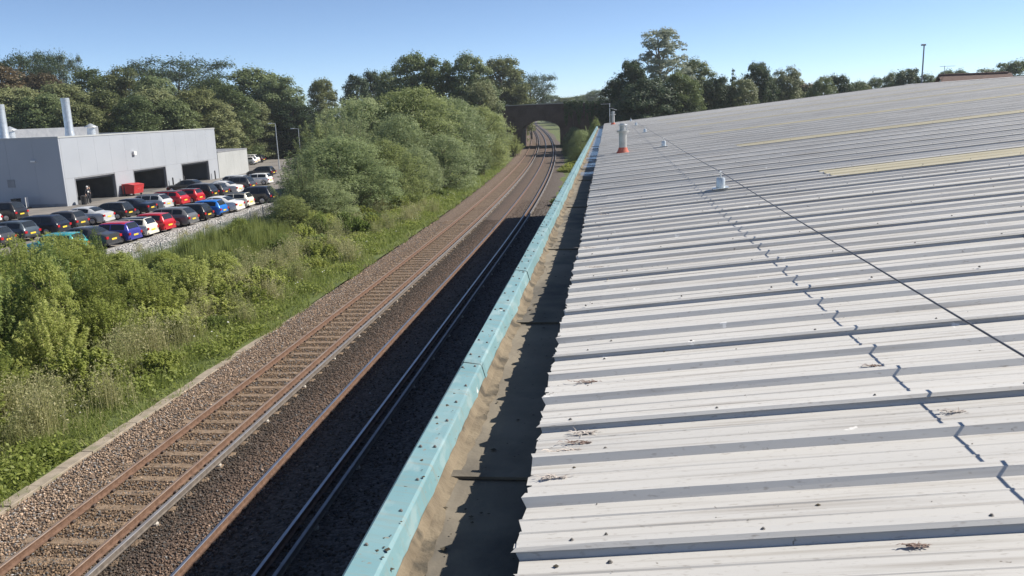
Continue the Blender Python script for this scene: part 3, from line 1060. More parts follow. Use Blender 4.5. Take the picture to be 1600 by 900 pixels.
for px, pb, X in ((143, 207, -60.5), (17, 213, -63.5)):
    d = ray(px, pb)
    Yb = X / d.x * d.y
    v = MB().lathe([(.50, WZ - .36), (.45, WZ + .6), (.45, WZ + .62)], 16, (X - WX, Yb - WY0)).build('roof_vent', 'galv', ws, True)
    v.location.z = -G
    MB().lathe([(.72, WZ + .78), (.70, WZ + .82), (.05, WZ + 1.18)], 16, (X - WX, Yb - WY0)).build('cowl', 'galv', v, True)
    for k in range(4):
        MB().box(-.02, .02, -.02, .02, WZ + .6, WZ + .80).build('cowl_leg', 'galv', v).location = (X - WX + .4 * math.cos(k * PI / 2), Yb - WY0 + .4 * math.sin(k * PI / 2), 0)
part('base_trim', 'cap_dark', (WX + .003, WX + .03, 87.15, 90.65, G - .2, G + .28), (WX + .003, WX + .03, 98.05, 101.75, G - .2, G + .28), (WX - 32, WX - .1, WY0 - .03, WY0 - .003, G - .2, G + .28))
# low annex at the far end
ax = thing('annex', 'low pale grey annex at the far end of the workshop', 'annex', (WX, WY1 + .1, G))
mb = MB()
for k in range(4):
    MB().box(-.2, .0, .05 + k * 2.45 + .006, .05 + (k + 1) * 2.45 - .006, -.3, 3.55).build('wall_panel', 'cladding_pale', ax)
MB().box(-8, -.21, 9.66, 9.85, -.3, 3.55).build('wall_panel', 'cladding_pale', ax)
MB().box(-8.0, .04, .05, 9.9, 3.56, 3.72).build('roof', 'cap_dark', ax)
# small things on the forecourt
p = on_ground(204, 308, G)
sk = thing('red_skip', 'red metal wheeled skip bin between the first two workshop doors', 'skip', (WX + 1.0, 88.7, G), 0)
MB().add([(-.75, -.95, .25), (.55, -.95, .25), (.55, .95, .25), (-.75, .95, .25), (-.8, -1.0, 1.35), (.75, -1.0, 1.2), (.75, 1.0, 1.2), (-.8, 1.0, 1.35)], [(0, 3, 2, 1), (0, 1, 5, 4), (1, 2, 6, 5), (2, 3, 7, 6), (3, 0, 4, 7)]).build('body', 'red_paint', sk)
MB().add([(-.82, -1.03, 1.36), (.78, -1.03, 1.21), (.78, -.01, 1.21), (-.82, -.01, 1.36), (0, -1.03, 1.36), (0, -.01, 1.36)], [(0, 4, 5, 3), (4, 1, 2, 5)]).build('lid', 'red_paint', sk)
MB().add([(-.82, .01, 1.36), (.78, .01, 1.21), (.78, 1.03, 1.21), (-.82, 1.03, 1.36), (0, .01, 1.36), (0, 1.03, 1.36)], [(0, 4, 5, 3), (4, 1, 2, 5)]).build('lid', 'red_paint', sk)
MB().add([(.662, -.35, .78), (.662, .35, .78), (.700, .35, 1.08), (.700, -.35, 1.08)], [(0, 1, 2, 3)]).build('label_plate', 'white_paint', sk)
for a in (-.55, .4):
    for b in (-.75, .75):
        MB().tube([(a, b - .05, .11), (a, b + .05, .11)], .11, 10).build('wheel', 'tyre', sk)
        MB().box(a - .04, a + .04, b - .06, b + .06, .2, .27).build('castor', 'black_plastic', sk)
for i, (y, lb) in enumerate(((87.75, 'black bollard left of the red skip'), (98.5, 'black bollard right of the middle workshop door'), (101.3, 'black bollard left of the third workshop door'), (109.9, 'black bollard right of the third workshop door'))):
    b = thing('bollard', lb, 'bollard', (WX + .45, y, G), 0, 'bollards by the workshop doors')
    MB().lathe([(.09, 0), (.09, 1.15), (.07, 1.2), (.02, 1.22)], 12).build('post', 'black_plastic', b, True)
    MB().lathe([(.16, 0), (.16, .02), (.1, .035)], 12).build('base', 'dark_iron', b, True)
b = thing('litter_bin', 'dark upright litter bin by the corner of the first door', 'bin', (WX + .9, 79.6, G))
MB().lathe([(.26, 0), (.28, .8), (.29, .82), (.29, .9), (.2, .95)], 14).build('body', 'black_plastic', b, True)
MB().lathe([(.30, .80), (.305, .83), (.30, .86)], 14).build('rim', 'dark_iron', b, True)
b = thing('white_board', 'white freestanding board behind the black car by the workshop wall', 'board', (-58.2, 77.0, G), .3)
MB().box(-.02, .02, -.35, .35, .12, 1.15).build('panel', 'white_paint', b)
for q in (-.3, .3):
    MB().box(-.25, .25, q - .03, q + .03, 0, .12).build('foot', 'black_plastic', b)
b = thing('dark_bin', 'black wheeled bin beside the white board', 'bin', (-59.3, 76.9, G), 0)
MB().add([(-.25, -.25, .08), (.25, -.25, .08), (.25, .25, .08), (-.25, .25, .08), (-.3, -.32, .95), (.3, -.32, .95), (.3, .36, .95), (-.3, .36, .95)], [(0, 3, 2, 1), (0, 1, 5, 4), (1, 2, 6, 5), (2, 3, 7, 6), (3, 0, 4, 7)]).build('body', 'black_plastic', b)
MB().cbox(-.32, .32, -.35, .4, .95, 1.04, .04).build('lid', 'black_plastic', b)
for q in (-.27, .27):
    MB().tube([(q - .03, .22, .1), (q + .03, .22, .1)], .1, 10).build('wheel', 'tyre', b)

# ------------------------------------------------------------------ people by the first door
def person(loc, rotz, label, lean, arm, hair):
    J = {'pel': (0, 0, .95), 'bel': (0, 0, 1.10), 'che': (0, .01 + lean, 1.32), 'nek': (0, .02 + lean, 1.50), 'hd0': (0, .04 + lean, 1.60), 'hd1': (0, .045 + lean, 1.74),
         'shl': (-.19, lean, 1.43), 'ell': (-.25, lean + .02, 1.15), 'wrl': (-.22, lean + arm, .98 + arm * .9), 'hal': (-.20, lean + arm + .07, .95 + arm),
         'shr': (.19, lean, 1.43), 'elr': (.26, lean - .03, 1.14), 'wrr': (.25, lean + .06, .90), 'har': (.245, lean + .09, .82),
         'hpl': (-.10, 0, .90), 'knl': (-.12, .03, .50), 'anl': (-.13, -.01, .09), 'tol': (-.14, .14, .04),
         'hpr': (.10, 0, .90), 'knr': (.12, .05, .50), 'anr': (.14, .03, .09), 'tor': (.16, .18, .04)}
    R_ = {'pel': .14, 'bel': .13, 'che': .155, 'nek': .06, 'hd0': .085, 'hd1': .085, 'sh': .075, 'el': .05, 'wr': .036, 'ha': .04, 'hp': .10, 'kn': .068, 'an': .045, 'to': .045}
    E_ = [('pel', 'bel'), ('bel', 'che'), ('che', 'nek'), ('nek', 'hd0'), ('hd0', 'hd1'), ('che', 'shl'), ('shl', 'ell'), ('ell', 'wrl'), ('wrl', 'hal'), ('che', 'shr'), ('shr', 'elr'), ('elr', 'wrr'), ('wrr', 'har'),
          ('pel', 'hpl'), ('hpl', 'knl'), ('knl', 'anl'), ('anl', 'tol'), ('pel', 'hpr'), ('hpr', 'knr'), ('knr', 'anr'), ('anr', 'tor')]
    ks = list(J)
    me = bpy.data.meshes.new('body')
    me.from_pydata([J[k] for k in ks], [(ks.index(a), ks.index(b)) for a, b in E_], [])
    o = link('body', me)
    mo = o.modifiers.new('skin', 'SKIN')
    for i, k in enumerate(ks):
        r_ = R_.get(k, R_.get(k[:2], .06))
        o.data.skin_vertices[0].data[i].radius = (r_, r_ * (.72 if k in ('che', 'bel', 'pel') else 1))
        o.data.skin_vertices[0].data[i].use_root = (k == 'pel')
    sb = o.modifiers.new('sub', 'SUBSURF')
    sb.levels = 2
    sb.render_levels = 2
    dg = bpy.context.evaluated_depsgraph_get()
    ev = bpy.data.meshes.new_from_object(o.evaluated_get(dg))
    bpy.data.objects.remove(o)
    ev.name = 'body'
    ev.materials.clear()
    for m in ('skin_tone', 'dark_cloth'):
        ev.materials.append(MATS[m])
    mi = []
    for p_ in ev.polygons:
        c = p_.center
        skin = c.z > 1.49 or (abs(c.x) > .17 and c.z < 1.02 + arm and c.z > .74 and (c.y > lean + .05))
        mi.append(0 if skin else 1)
    ev.polygons.foreach_set('material_index', mi)
    ev.polygons.foreach_set('use_smooth', [True] * len(mi))
    t = thing('person', label, 'person', loc, rotz)
    link('body', ev, t)
    hz = MB().lathe([(.086, 1.70), (.098, 1.76), (.085, 1.82), (.04, 1.845)], 12, (0, .035 + lean)).build('hair', hair, t, True)
    MB().box(-.035, .035, .115 + lean, .145 + lean, 1.655, 1.70).build('nose', 'skin_tone', t).scale = (.5, 1, 1)
    MB().box(-.09, .09, lean + .155, lean + .165, 1.18, 1.32).build('chest_badge', 'white_paint', t).scale = (1, 1, 1)
    return t
person((WX + .8, 80.5, G), -1.9, 'person in dark workwear standing at the left edge of the first door', .0, .12, 'white_paint')
person((WX + .55, 81.3, G), 2.2, 'person in dark clothes standing beside another at the first door', .02, .2, 'black_plastic')
# ------------------------------------------------------------------ parked cars
PAINT = {}
def paint(c):
    if c not in PAINT:
        nm = 'car_paint_%d' % len(PAINT)
        mat(nm, c, tuple(min(1, q * 1.08 + .004) for q in c), 2, .28, metal=.15, coat=.6)
        PAINT[c] = nm
    return PAINT[c]
CT = {  # length, height, half width, belt z, tail z ; x from the rear: backlight base, roof end, screen top, screen base
    'hatch': dict(L=3.85, H=1.43, W=.84, belt=.93, bb=.10, re=.42, st=2.15, sb=2.85, deck=.92, hood=.90, wr=.30, wb=(.72, 3.20)),
    'small': dict(L=3.70, H=1.41, W=.83, belt=.90, bb=.07, re=.34, st=2.20, sb=2.62, deck=.90, hood=.88, wr=.30, wb=(.62, 3.08)),
    'estate': dict(L=4.60, H=1.46, W=.89, belt=.95, bb=.12, re=.62, st=2.75, sb=3.45, deck=.94, hood=.90, wr=.32, wb=(.92, 3.72)),
    'saloon': dict(L=4.60, H=1.42, W=.89, belt=.94, bb=.75, re=1.45, st=2.70, sb=3.42, deck=1.00, hood=.89, wr=.32, wb=(.98, 3.78)),
    'suv': dict(L=4.45, H=1.66, W=.92, belt=1.08, bb=.12, re=.50, st=2.45, sb=3.15, deck=1.05, hood=1.05, wr=.36, wb=(.85, 3.52)),
}
def car(kind_, col, pos, label, heading=PI, roofcol=None, plate='plate_yellow', detail=True, rear=True):
    """pos: middle of the rear edge on the ground; heading = direction the nose points"""
    p = CT[kind_]
    L, H, W, bz = p['L'], p['H'], p['W'], p['belt']
    t = thing('parked_car', label, 'car', pos, heading, 'cars in the car park')
    pm = paint(col)
    # stations: x, half width at sill / belt / roof, z bottom, z belt, z top
    st = []
    def S_(x, w, zb, zbelt, zt, wt):
        st.append((x, w, zb, zbelt, zt, wt))
    dk = p['deck']
    S_(.0, W * .86, .38, dk * .72, dk * .76, W * .70)
    S_(.04, W * .92, .30, dk * .86, dk * .93, W * .76)
    S_(p['bb'] * .9 if p['bb'] > .3 else p['bb'], W * .97, .24, dk - .03, dk + .005, W * .80)
    if p['bb'] > .3:
        st[-1] = (.30, W * .95, .24, dk - .03, dk, W * .80)
        S_(p['bb'], W * .99, .22, bz, dk + .02, W * .80)
    S_((p['bb'] + p['re']) / 2, W * .995, .22, bz, (dk + H) / 2 + .05, W * .77)
    S_(p['re'], W, .21, bz, H - .035, W * .72)
    S_(p['re'] + .35, W, .20, bz, H - .005, W * .71)
    S_((p['re'] + p['st']) / 2 + .1, W, .20, bz - .005, H, W * .71)
    S_(p['st'] - .25, W, .20, bz - .01, H - .015, W * .71)
    S_(p['st'], W, .20, bz - .015, H - .055, W * .715)
    S_((p['st'] + p['sb']) / 2, W, .20, bz - .02, (H + p['hood']) / 2 + .01, W * .76)
    S_(p['sb'], W * .995, .20, bz - .03, p['hood'] + .03, W * .82)
    S_(p['sb'] + (L - p['sb']) * .5, W * .98, .21, p['hood'] - .05, p['hood'] - .02, W * .78)
    S_(L - .25, W * .92, .24, p['hood'] - .16, p['hood'] - .10, W * .70)
    S_(L - .06, W * .82, .28, p['hood'] - .30, p['hood'] - .24, W * .62)
    S_(L, W * .70, .34, .52, .58, W * .52)
    rings = []
    mb = MB()
    for x, w_, zb, zbe, zt, wt in st:
        zm = zb + (zbe - zb) * .55
        half = [(w_ * .86, zb), (w_ * .975, zb + .05), (w_ * 1.0, zm), (w_ * .985, zbe - .03), (w_ * .955, zbe), (wt + .012, zt - .045 if zt - zbe > .1 else zt - .01), (wt * .90, zt), (wt * .45, zt + .018)]
        ring = [(x, y, z) for y, z in half] + [(x, -y, z) for y, z in reversed(half)]
        rings.append(ring)
        mb.v += ring
    n = len(rings[0])
    for i in range(len(rings) - 1):
        for k in range(n):
            k2 = (k + 1) % n
            mb.f.append((i * n + k, i * n + k2, (i + 1) * n + k2, (i + 1) * n + k))
            x = st[i][0]
            roof_face = roofcol and k in (5, 6, 7, 8, 9) and p['re'] - .01 <= x < p['st'] - .05
            mb.m.append(1 if k == n - 1 else (2 if roof_face else 0))
    mb.f.append(tuple(reversed(range(n))))
    mb.m.append(0)
    mb.f.append(tuple((len(rings) - 1) * n + k for k in range(n)))
    mb.m.append(0)
    mb.build('body', [pm, 'trim', paint(roofcol) if roofcol else pm], t, True)
    # glazing, just proud of the shell
    def interp(x):
        for a, b in zip(st[:-1], st[1:]):
            if a[0] <= x <= b[0]:
                q = (x - a[0]) / max(1e-6, b[0] - a[0])
                return [a[i] + (b[i] - a[i]) * q for i in range(6)]
    def side_pt(x, s, v):
        _, w_, zb, zbe, zt, wt = interp(x)
        y0, z0 = w_ * .955, zbe
        y1, z1 = wt + .012, zt - .045
        return (x, s * (y0 + (y1 - y0) * v + .012), z0 + (z1 - z0) * v + .004)
    for s in (-1, 1):
        a0 = p['re'] * .55 + p['bb'] * .45 + (.18 if kind_ == 'saloon' else .12)
        a3 = p['sb'] - .22
        mid = a0 + (a3 - a0) * .50
        spans = [(a0, mid - .035), (mid + .035, a3)]
        if kind_ in ('estate', 'suv'):
            q = a0 + (a3 - a0) * .30
            mid2 = a0 + (a3 - a0) * .63
            spans = [(a0, q - .03), (q + .03, mid2 - .03), (mid2 + .03, a3)]
        for xa, xb in spans:
            wb_ = MB()
            N_ = 4
            for k in range(N_ + 1):
                x = xa + (xb - xa) * k / N_
                wb_.v.append(side_pt(x, s, .10))
                wb_.v.append(side_pt(x, s, .90))
            for k in range(N_):
                f = (2 * k, 2 * k + 2, 2 * k + 3, 2 * k + 1)
                wb_.f.append(f if s < 0 else tuple(reversed(f)))
                wb_.m.append(0)
            wb_.build('side_window', 'glass', t, True)
    def screen(xa, xb, nm):
        wb_ = MB()
        N_ = 4
        for k in range(N_ + 1):
            x = xa + (xb - xa) * k / N_
            _, w_, zb, zbe, zt, wt = interp(x)
            dirx = -.010 if xb < L / 2 else .010
            for q in (-.86, -.45, 0, .45, .86):
                wb_.v.append((x + dirx, q * wt, zt + (.018 if abs(q) < .5 else .002) + .010))
        for k in range(N_):
            for j in range(4):
                wb_.f.append((k * 5 + j, (k + 1) * 5 + j, (k + 1) * 5 + j + 1, k * 5 + j + 1))
                wb_.m.append(0)
        wb_.build(nm, 'glass', t, True)
    d_ = p['re'] - p['bb']
    screen(p['bb'] + d_ * .10, p['bb'] + d_ * .90, 'rear_window')
    d_ = p['sb'] - p['st']
    screen(p['st'] + d_ * .10, p['st'] + d_ * .92, 'windscreen')
    # lamps, plates, bumpers
    zt_ = dk * .80
    for s in (-1, 1):
        MB().cbox(-.022, .16, s * W * .82 - .10 * (1 if kind_ in ('small',) else 1.5), s * W * .82 + .09, zt_ - .14, zt_ + .02, .01).build('tail_light', 'lens_red', t)
        MB().cbox(L - .20, L + .0, s * W * .62 - .14, s * W * .62 + .12, .56, .68, .01).build('headlight', 'lens_clear', t)
    MB().box(-.026, -.004, -.26, .26, dk * .55, dk * .55 + .11).build('number_plate', plate, t)
    MB().box(L - .0, L + .02, -.26, .26, .40, .51).build('number_plate', 'plate_white', t)
    MB().box(-.045, .3, -W * .84, W * .84, .26, .40).build('bumper', 'trim' if kind_ in ('suv', 'hatch') else pm, t)
    for xw in p['wb']:
        for s in (-1, 1):
            r_ = p['wr']
            w_ = MB().tube([(xw, s * (W - .19), r_), (xw, s * (W - .02), r_), (xw, s * (W + .012), r_)], [r_, r_, r_ - .025], 18).build('wheel', 'tyre', t, True)
            MB().tube([(xw, s * (W + .005), r_), (xw, s * (W + .018), r_)], [r_ * .68, r_ * .62], 14).build('rim', 'alloy', w_, True)
            # arch lip
            MB().tube([(xw + (r_ + .06) * math.cos(a), s * (W + .002), r_ + (r_ + .06) * math.sin(a)) for a in np.linspace(0, PI, 9)], .022, 5).build('wheel_arch', 'trim', t, True)
    if detail:
        for s in (-1, 1):
            MB().cbox(p['sb'] - .42, p['sb'] - .30, s * (W + .10) - .09, s * (W + .10) + .09, bz - .0, bz + .13, .02).build('wing_mirror', pm if not roofcol else paint(roofcol), t)
    return t
BLK, NAVY, DGREY, GREY, SILV = (.012, .012, .014), (.012, .016, .03), (.05, .052, .058), (.14, .145, .155), (.52, .54, .56)
RED, WHITE, CREAM, BLUE, PURP, TEAL = (.50, .018, .03), (.80, .80, .79), (.80, .77, .66), (.015, .17, .60), (.045, .05, .30), (.03, .34, .36)
zc = G
R1, R2 = -32.45, -41.0
cars = [
 ('small', TEAL, (-33.2, 48.3), 'teal small car mostly hidden behind the leafy thicket', None),
 ('saloon', DGREY, (R1 - .2, 50.9), 'dark grey saloon at the near end of the front row', None),
 ('small', PURP, (R1, 53.15), 'purple blue small car with a red roof', RED),
 ('small', CREAM, (R1 - .1, 55.6), 'cream small car with a black roof in the front row', BLK),
 ('small', RED, (R1 - .1, 57.95), 'bright red small car beside the cream one', None),
 ('estate', GREY, (R1 + .1, 61.2), 'grey metallic estate car in the front row', None),
 ('hatch', BLK, (R1, 64.0), 'black hatchback between the grey estate and the blue car', None),
 ('hatch', BLUE, (R1, 66.75), 'bright blue hatchback in the front row', None),
 ('saloon', WHITE, (R1, 69.9), 'white saloon right of the bright blue hatchback', None),
 ('small', CREAM, (-32.9, 73.2), 'cream small car with black roof behind the white saloon', BLK),
 ('suv', NAVY, (-32.0, 76.4), 'black off-roader at the far end of the front row by the willows', None),
 ('hatch', DGREY, (R2, 51.9), 'dark hatchback half hidden by leaves at the left edge', None),
 ('hatch', (.06, .08, .10), (R2 - .4, 54.9), 'slate grey hatchback left of the black estate', None),
 ('estate', NAVY, (R2, 57.9), 'black estate with yellow plate in the second row', None),
 ('hatch', DGREY, (R2 - .3, 60.6), 'dark grey hatchback behind the purple blue car', None),
 ('saloon', SILV, (R2, 63.7), 'silver saloon in the second row', None),
 ('hatch', BLK, (R2, 66.8), 'black hatchback right of the silver saloon', None),
 ('saloon', NAVY, (R2 + .2, 70.0), 'black saloon in the middle of the second row', None),
 ('estate', SILV, (R2, 73.2), 'silver estate with dark roof behind the grey estate', BLK),
 ('estate', RED, (R2 + .1, 76.2), 'red estate with dark roof in the second row', BLK),
 ('small', RED, (R2 + .3, 78.9), 'small red car right of the red estate', BLK),
 ('suv', BLK, (R2 + .5, 81.7), 'black off-roader right of the two red cars', None),
 ('hatch', DGREY, (R2 + .4, 84.4), 'dark hatchback between the black off-roader and white saloon', None),
 ('saloon', WHITE, (R2 + .7, 87.2), 'white saloon in the second row behind the bright blue car', None),
 ('suv', DGREY, (R2 + .9, 90.2), 'dark grey off-roader right of the second white saloon', None),
 ('saloon', BLK, (-46.2, 91.0), 'black saloon standing alone before the third workshop door', None),
 ('estate', (.60, .62, .63), (-43.0, 95.8), 'silver grey estate in the far row near the annex', None),
 ('small', WHITE, (-41.6, 98.8), 'small white car in the far row beside the willows', None),
 ('hatch', BLK, (-46.8, 112.5), 'black hatchback alone beyond the annex', None),
 ('suv', BLK, (-51.2, 66.9), 'black off-roader with yellow plate near the workshop corner', None),
 ('hatch', WHITE, (-51.4, 63.9), 'white hatchback cut by the left edge of the picture', None),
 ('suv', WHITE, (-63.4, 146.0), 'white off-roader far beyond the annex', None),
 ('hatch', WHITE, (-62.4, 142.6), 'white hatchback far off just past the annex corner', None),
 ('hatch', BLK, (-63.8, 149.3), 'black hatchback far off beside the white off-roader', None),
]
rr = random.Random(77)
for ty, c, (x, y), lb, rc in cars:
    car(ty, c, (x, y, zc + .002), lb, PI + rr.uniform(-.05, .05), rc)
car('hatch', RED, (WX - 7.6, 84.5, G + .022), 'red car inside the first workshop door', 0.1)
car('hatch', DGREY, (WX - 8.0, 93.6, G + .022), 'dark car inside the middle workshop door', 0.0)
car('estate', DGREY, (WX - 8.4, 105.4, G + .022), 'dark car inside the third workshop door', 0.05)

# ------------------------------------------------------------------ fence below the gravel bank
fn = thing('mesh_fence', 'green wire mesh fence with pale posts along the foot of the gravel bank', 'fence', (0, 0, 0))
fy = np.arange(33.0, 78, 3.0)
fx = lambda y: -26.0 - .09 * max(0, y - 47)
for a, b in zip(fy[:-1], fy[1:]):
    xa, xb = fx(a), fx(b)
    MB().box(-.03, .03, -.03, .03, -.2, 1.35).build('post', 'grey_post', fn, loc=(xa, a, 0))
    mb = MB()
    nW = 44
    for k in range(nW):
        q = (k + .5) / nW
        x, y = xa + (xb - xa) * q, a + (b - a) * q
        mb.box(x - .004, x + .004, y - .005, y + .005, .0, 1.25)
    for z in np.arange(.05, 1.26, .14):
        mb.tube([(xa, a, z), (xb, b, z)], .005, 4)
    kind(mb.build('mesh_panel', 'green_wire', fn), 'stuff')

# ------------------------------------------------------------------ lamp posts, signal, marker post
def lamp_post(px, ptop, Y, label, left=True, h_arm=1.3):
    d = at_y(px, ptop, Y)
    t = thing('lamp_post', label, 'lamp post', (d.x, Y, -.45 if d.x > -40 else G))
    h = d.z - t.location.z
    MB().tube([(0, 0, 0), (0, 0, h * .25), (0, 0, h)], [.11, .08, .05], 10).build('column', 'galv', t, True)
    s = -1 if left else 1
    MB().tube([(0, 0, h - .03), (s * h_arm * .5, 0, h + .03), (s * h_arm, 0, h + .05)], .035, 8).build('arm', 'galv', t, True)
    MB().cbox(min(s * h_arm, s * (h_arm + .55)), max(s * h_arm, s * (h_arm + .55)), -.13, .13, h - .02, h + .11, .04).build('lantern', 'galv', t)
    return t
lamp_post(430, 193, 128, 'grey lamp post standing at the far end of the car park', True, .6)
lamp_post(466, 201, 140, 'second lamp post half hidden beside the willows', True, .8)
# tall street light beyond the roof
d = at_y(1444, 71, 74)
t = thing('street_light', 'tall dark street light rising behind the roof ridge', 'street light', (d.x, 74, -.45))
h = d.z + .45
MB().tube([(0, 0, 0), (0, 0, 1.5), (0, 0, h)], [.12, .09, .055], 10).build('column', 'cap_dark', t, True)
MB().cbox(-.22, .12, -.10, .10, h - .02, h + .12, .04).build('lantern', 'cap_dark', t)
# railway signal
p = on_ground(785, 247, 0)
t = thing('railway_signal', 'railway signal with black head on a grey post by the verge', 'signal', (p.x, p.y, -.12))
MB().tube([(0, 0, 0), (0, 0, 3.4)], .07, 10).build('post', 'grey_post', t, True)
MB().box(-.34, .34, -.03, .02, 2.9, 4.5).build('backboard', 'black_plastic', t)
MB().box(-.2, .2, -.26, -.03, 3.0, 4.35).build('head', 'black_plastic', t)
for k in range(3):
    MB().tube([(0, -.26, 3.25 + k * .42), (0, -.48, 3.25 + k * .42)], .12, 12).build('hood', 'black_plastic', t)
MB().box(-.1, .1, -.10, .10, 1.6, 2.4).build('number_board', 'white_paint', t)
MB().tube([(.3, .1, 0), (.3, .1, 3.0)], .025, 6).build('ladder_rail', 'grey_post', t)
p = on_ground(772, 249, 0)
t = thing('white_marker_post', 'white inverted L shaped marker post beside the railway', 'marker post', (p.x, p.y, -.12))
MB().box(-.08, .08, -.05, .05, 0, 1.55).build('post', 'white_paint', t)
MB().box(-.95, .08, -.055, .055, 1.555, 1.75).build('arm', 'white_paint', t)
# equipment cabinet near the marker post
p = on_ground(757, 252, 0)
t = thing('equipment_cabinet', 'dark trackside equipment cabinet half hidden in the bushes', 'cabinet', (p.x, p.y, -.1))
MB().cbox(-.5, .5, -.35, .35, 0, 1.5, .05).build('body', 'cap_dark', t)
MB().box(-.47, -.01, -.37, -.352, .1, 1.4).build('door', 'cap_dark', t)
MB().box(.01, .47, -.37, -.352, .1, 1.4).build('door', 'cap_dark', t)

# ------------------------------------------------------------------ brick arch bridge
BY0, BY1 = 177.0, 189.0
bcx, half, spring, crown = -14.2, 4.1, 3.6, 5.6
br = thing('arch_bridge', 'dark brick arch bridge carrying a road over the railway', 'bridge', (bcx, BY0, -.45))
arc = [(half * math.cos(a), spring + (crown - spring) * math.sin(a)) for a in np.linspace(0, PI, 25)]   # right springing to left
XL, XR = -22.0, 24.0
def para(x):
    return 8.95 - .0012 * (x - 2) ** 2
top = [(XL + (XR - XL) * k / 24, 0) for k in range(25)]
def face(y):
    return [(x, y, z + .45) for x, z in arc]
for y, flip in ((0.0, False), (BY1 - BY0, True)):
    mb = MB()
    o_ = len(mb.v)
    # spandrel: strips above the arch, then the abutment blocks
    cols = [(XL, None)] + [(x, z) for x, z in reversed(arc)] + [(XR, None)]
    vs = []
    for x, z in [(q[0], q[1]) for q in reversed(arc)]:
        vs += [(x, y, z + .45), (x, y, para(x) + .45)]
    mb.v += vs
    for k in range(len(arc) - 1):
        f = (o_ + 2 * k, o_ + 2 * k + 2, o_ + 2 * k + 3, o_ + 2 * k + 1)
        mb.f.append(tuple(reversed(f)) if flip else f)
        mb.m.append(0)
    for xa, xb in ((XL, -half), (half, XR)):
        n_ = 8
        o_ = len(mb.v)
        for k in range(n_ + 1):
            x = xa + (xb - xa) * k / n_
            mb.v += [(x, y, 0), (x, y, para(x) + .45)]
        for k in range(n_):
            f = (o_ + 2 * k, o_ + 2 * k + 2, o_ + 2 * k + 3, o_ + 2 * k + 1)
            mb.f.append(tuple(reversed(f)) if flip else f)
            mb.m.append(0)
    mb.build('spandrel_wall', 'brick', br)
mb = MB()                                                   # barrel
path = [(half, 0)] + [(x, z + .45) for x, z in arc] + [(-half, 0)]
for x, z in path:
    mb.v += [(x, 0, z), (x, BY1 - BY0, z)]
for k in range(len(path) - 1):
    mb.f.append((2 * k, 2 * k + 1, 2 * k + 3, 2 * k + 2))
    mb.m.append(0)
mb.build('arch_barrel', 'brick', br)
mb = MB()                                                   # proud voussoir ring
for k, a in enumerate(np.linspace(0, PI, 25)):
    for q in (0, .46):
        x, z = (half + q) * math.cos(a), spring + .45 + (crown - spring + q) * math.sin(a)
        mb.v += [(x, -.06, z), (x, 0.02, z)]
for k in range(24):
    b_ = 4 * k
    mb.f += [(b_, b_ + 2, b_ + 6, b_ + 4), (b_ + 2, b_ + 3, b_ + 7, b_ + 6), (b_, b_ + 4, b_ + 5, b_ + 1)]
    mb.m += [0] * 3
mb.build('arch_ring', 'brick', br)
def course(nm, dz0, dz1, out, m):
    mb = MB()
    for k in range(31):
        x = XL + (XR - XL) * k / 30
        z = para(x) + .45
        mb.v += [(x, -out, z + dz0), (x, -out, z + dz1), (x, .42, z + dz1), (x, .42, z + dz0)]
    for k in range(30):
        b_ = 4 * k
        mb.f += [(b_, b_ + 4, b_ + 5, b_ + 1), (b_ + 1, b_ + 5, b_ + 6, b_ + 2), (b_ + 3, b_ + 2, b_ + 6, b_ + 7), (b_, b_ + 3, b_ + 7, b_ + 4)]
        mb.m += [0] * 4
    mb.f += [(0, 1, 2, 3), (123, 122, 121, 120)]
    mb.m += [0, 0]
    return mb.build(nm, m, br)
course('coping', .003, .16, .08, 'coping')
course('string_course', -1.45, -1.30, .07, 'brick')
mb = MB()
mb.box(XL, XR, .43, BY1 - BY0, 7.2, 7.6)
mb.build('road_deck', 'asphalt', br)
# approach embankments
for xa, xb, zt in ((-36.2, -75, .0), (9.8, 80, 0.2)):
    s = 1 if xb > xa else -1
    mb = MB()
    for x, h in ((xa, 7.7), (xa + s * 12, 6.5), (xa + s * 30, 3.5), (xb, .3)):
        mb.v += [(x, BY0 - 1 - h * 1.3, -.45), (x, BY0 + .5, h), (x, BY1, h), (x, BY1 + h * 1.3, -.45)]
    for k in range(3):
        b_ = 4 * k
        for j in range(3):
            f = (b_ + j, b_ + 4 + j, b_ + 5 + j, b_ + 1 + j)
            mb.f.append(f if s > 0 else tuple(reversed(f)))
            mb.m.append(0)
    kind(mb.build('embankment', 'verge'), 'structure')

# ------------------------------------------------------------------ house beyond the roof
hy = 98.0
pa, pb_ = at_y(1466, 118, hy), at_y(1580, 115, hy)
hs = thing('house', 'brick house with red tiled roof showing over the warehouse ridge', 'house', (pa.x, hy, -.45))
L_ = pb_.x - pa.x
rzt = pa.z + .45
ez = rzt - 2.6
MB().box(.4, L_ - .4, -3.6, 3.6, 0, ez).build('wall', 'brick', hs)
MB().add([(.4, -3.6, ez + .002), (.4, 3.6, ez + .002), (.4, 0, rzt - .2)], [(0, 2, 1)]).build('gable', 'white_wall', hs)
MB().add([(L_ - .4, -3.6, ez + .002), (L_ - .4, 3.6, ez + .002), (L_ - .4, 0, rzt - .2)], [(0, 1, 2)]).build('gable', 'white_wall', hs)
rf = MB().add([(0, -4.1, ez - .25), (L_, -4.1, ez - .25), (L_, 0, rzt), (0, 0, rzt), (0, 4.1, ez - .25), (L_, 4.1, ez - .25)], [(0, 1, 2, 3), (3, 2, 5, 4)]).build('roof', 'tile_red', hs)
mb = MB()
for k in range(int(L_ / .45)):
    mb.tube([(k * .45 + .02, 0, rzt + .03), (k * .45 + .44, 0, rzt + .03)], .11, 8)
kind(mb.build('ridge_tiles', 'tile_red', rf), 'stuff')
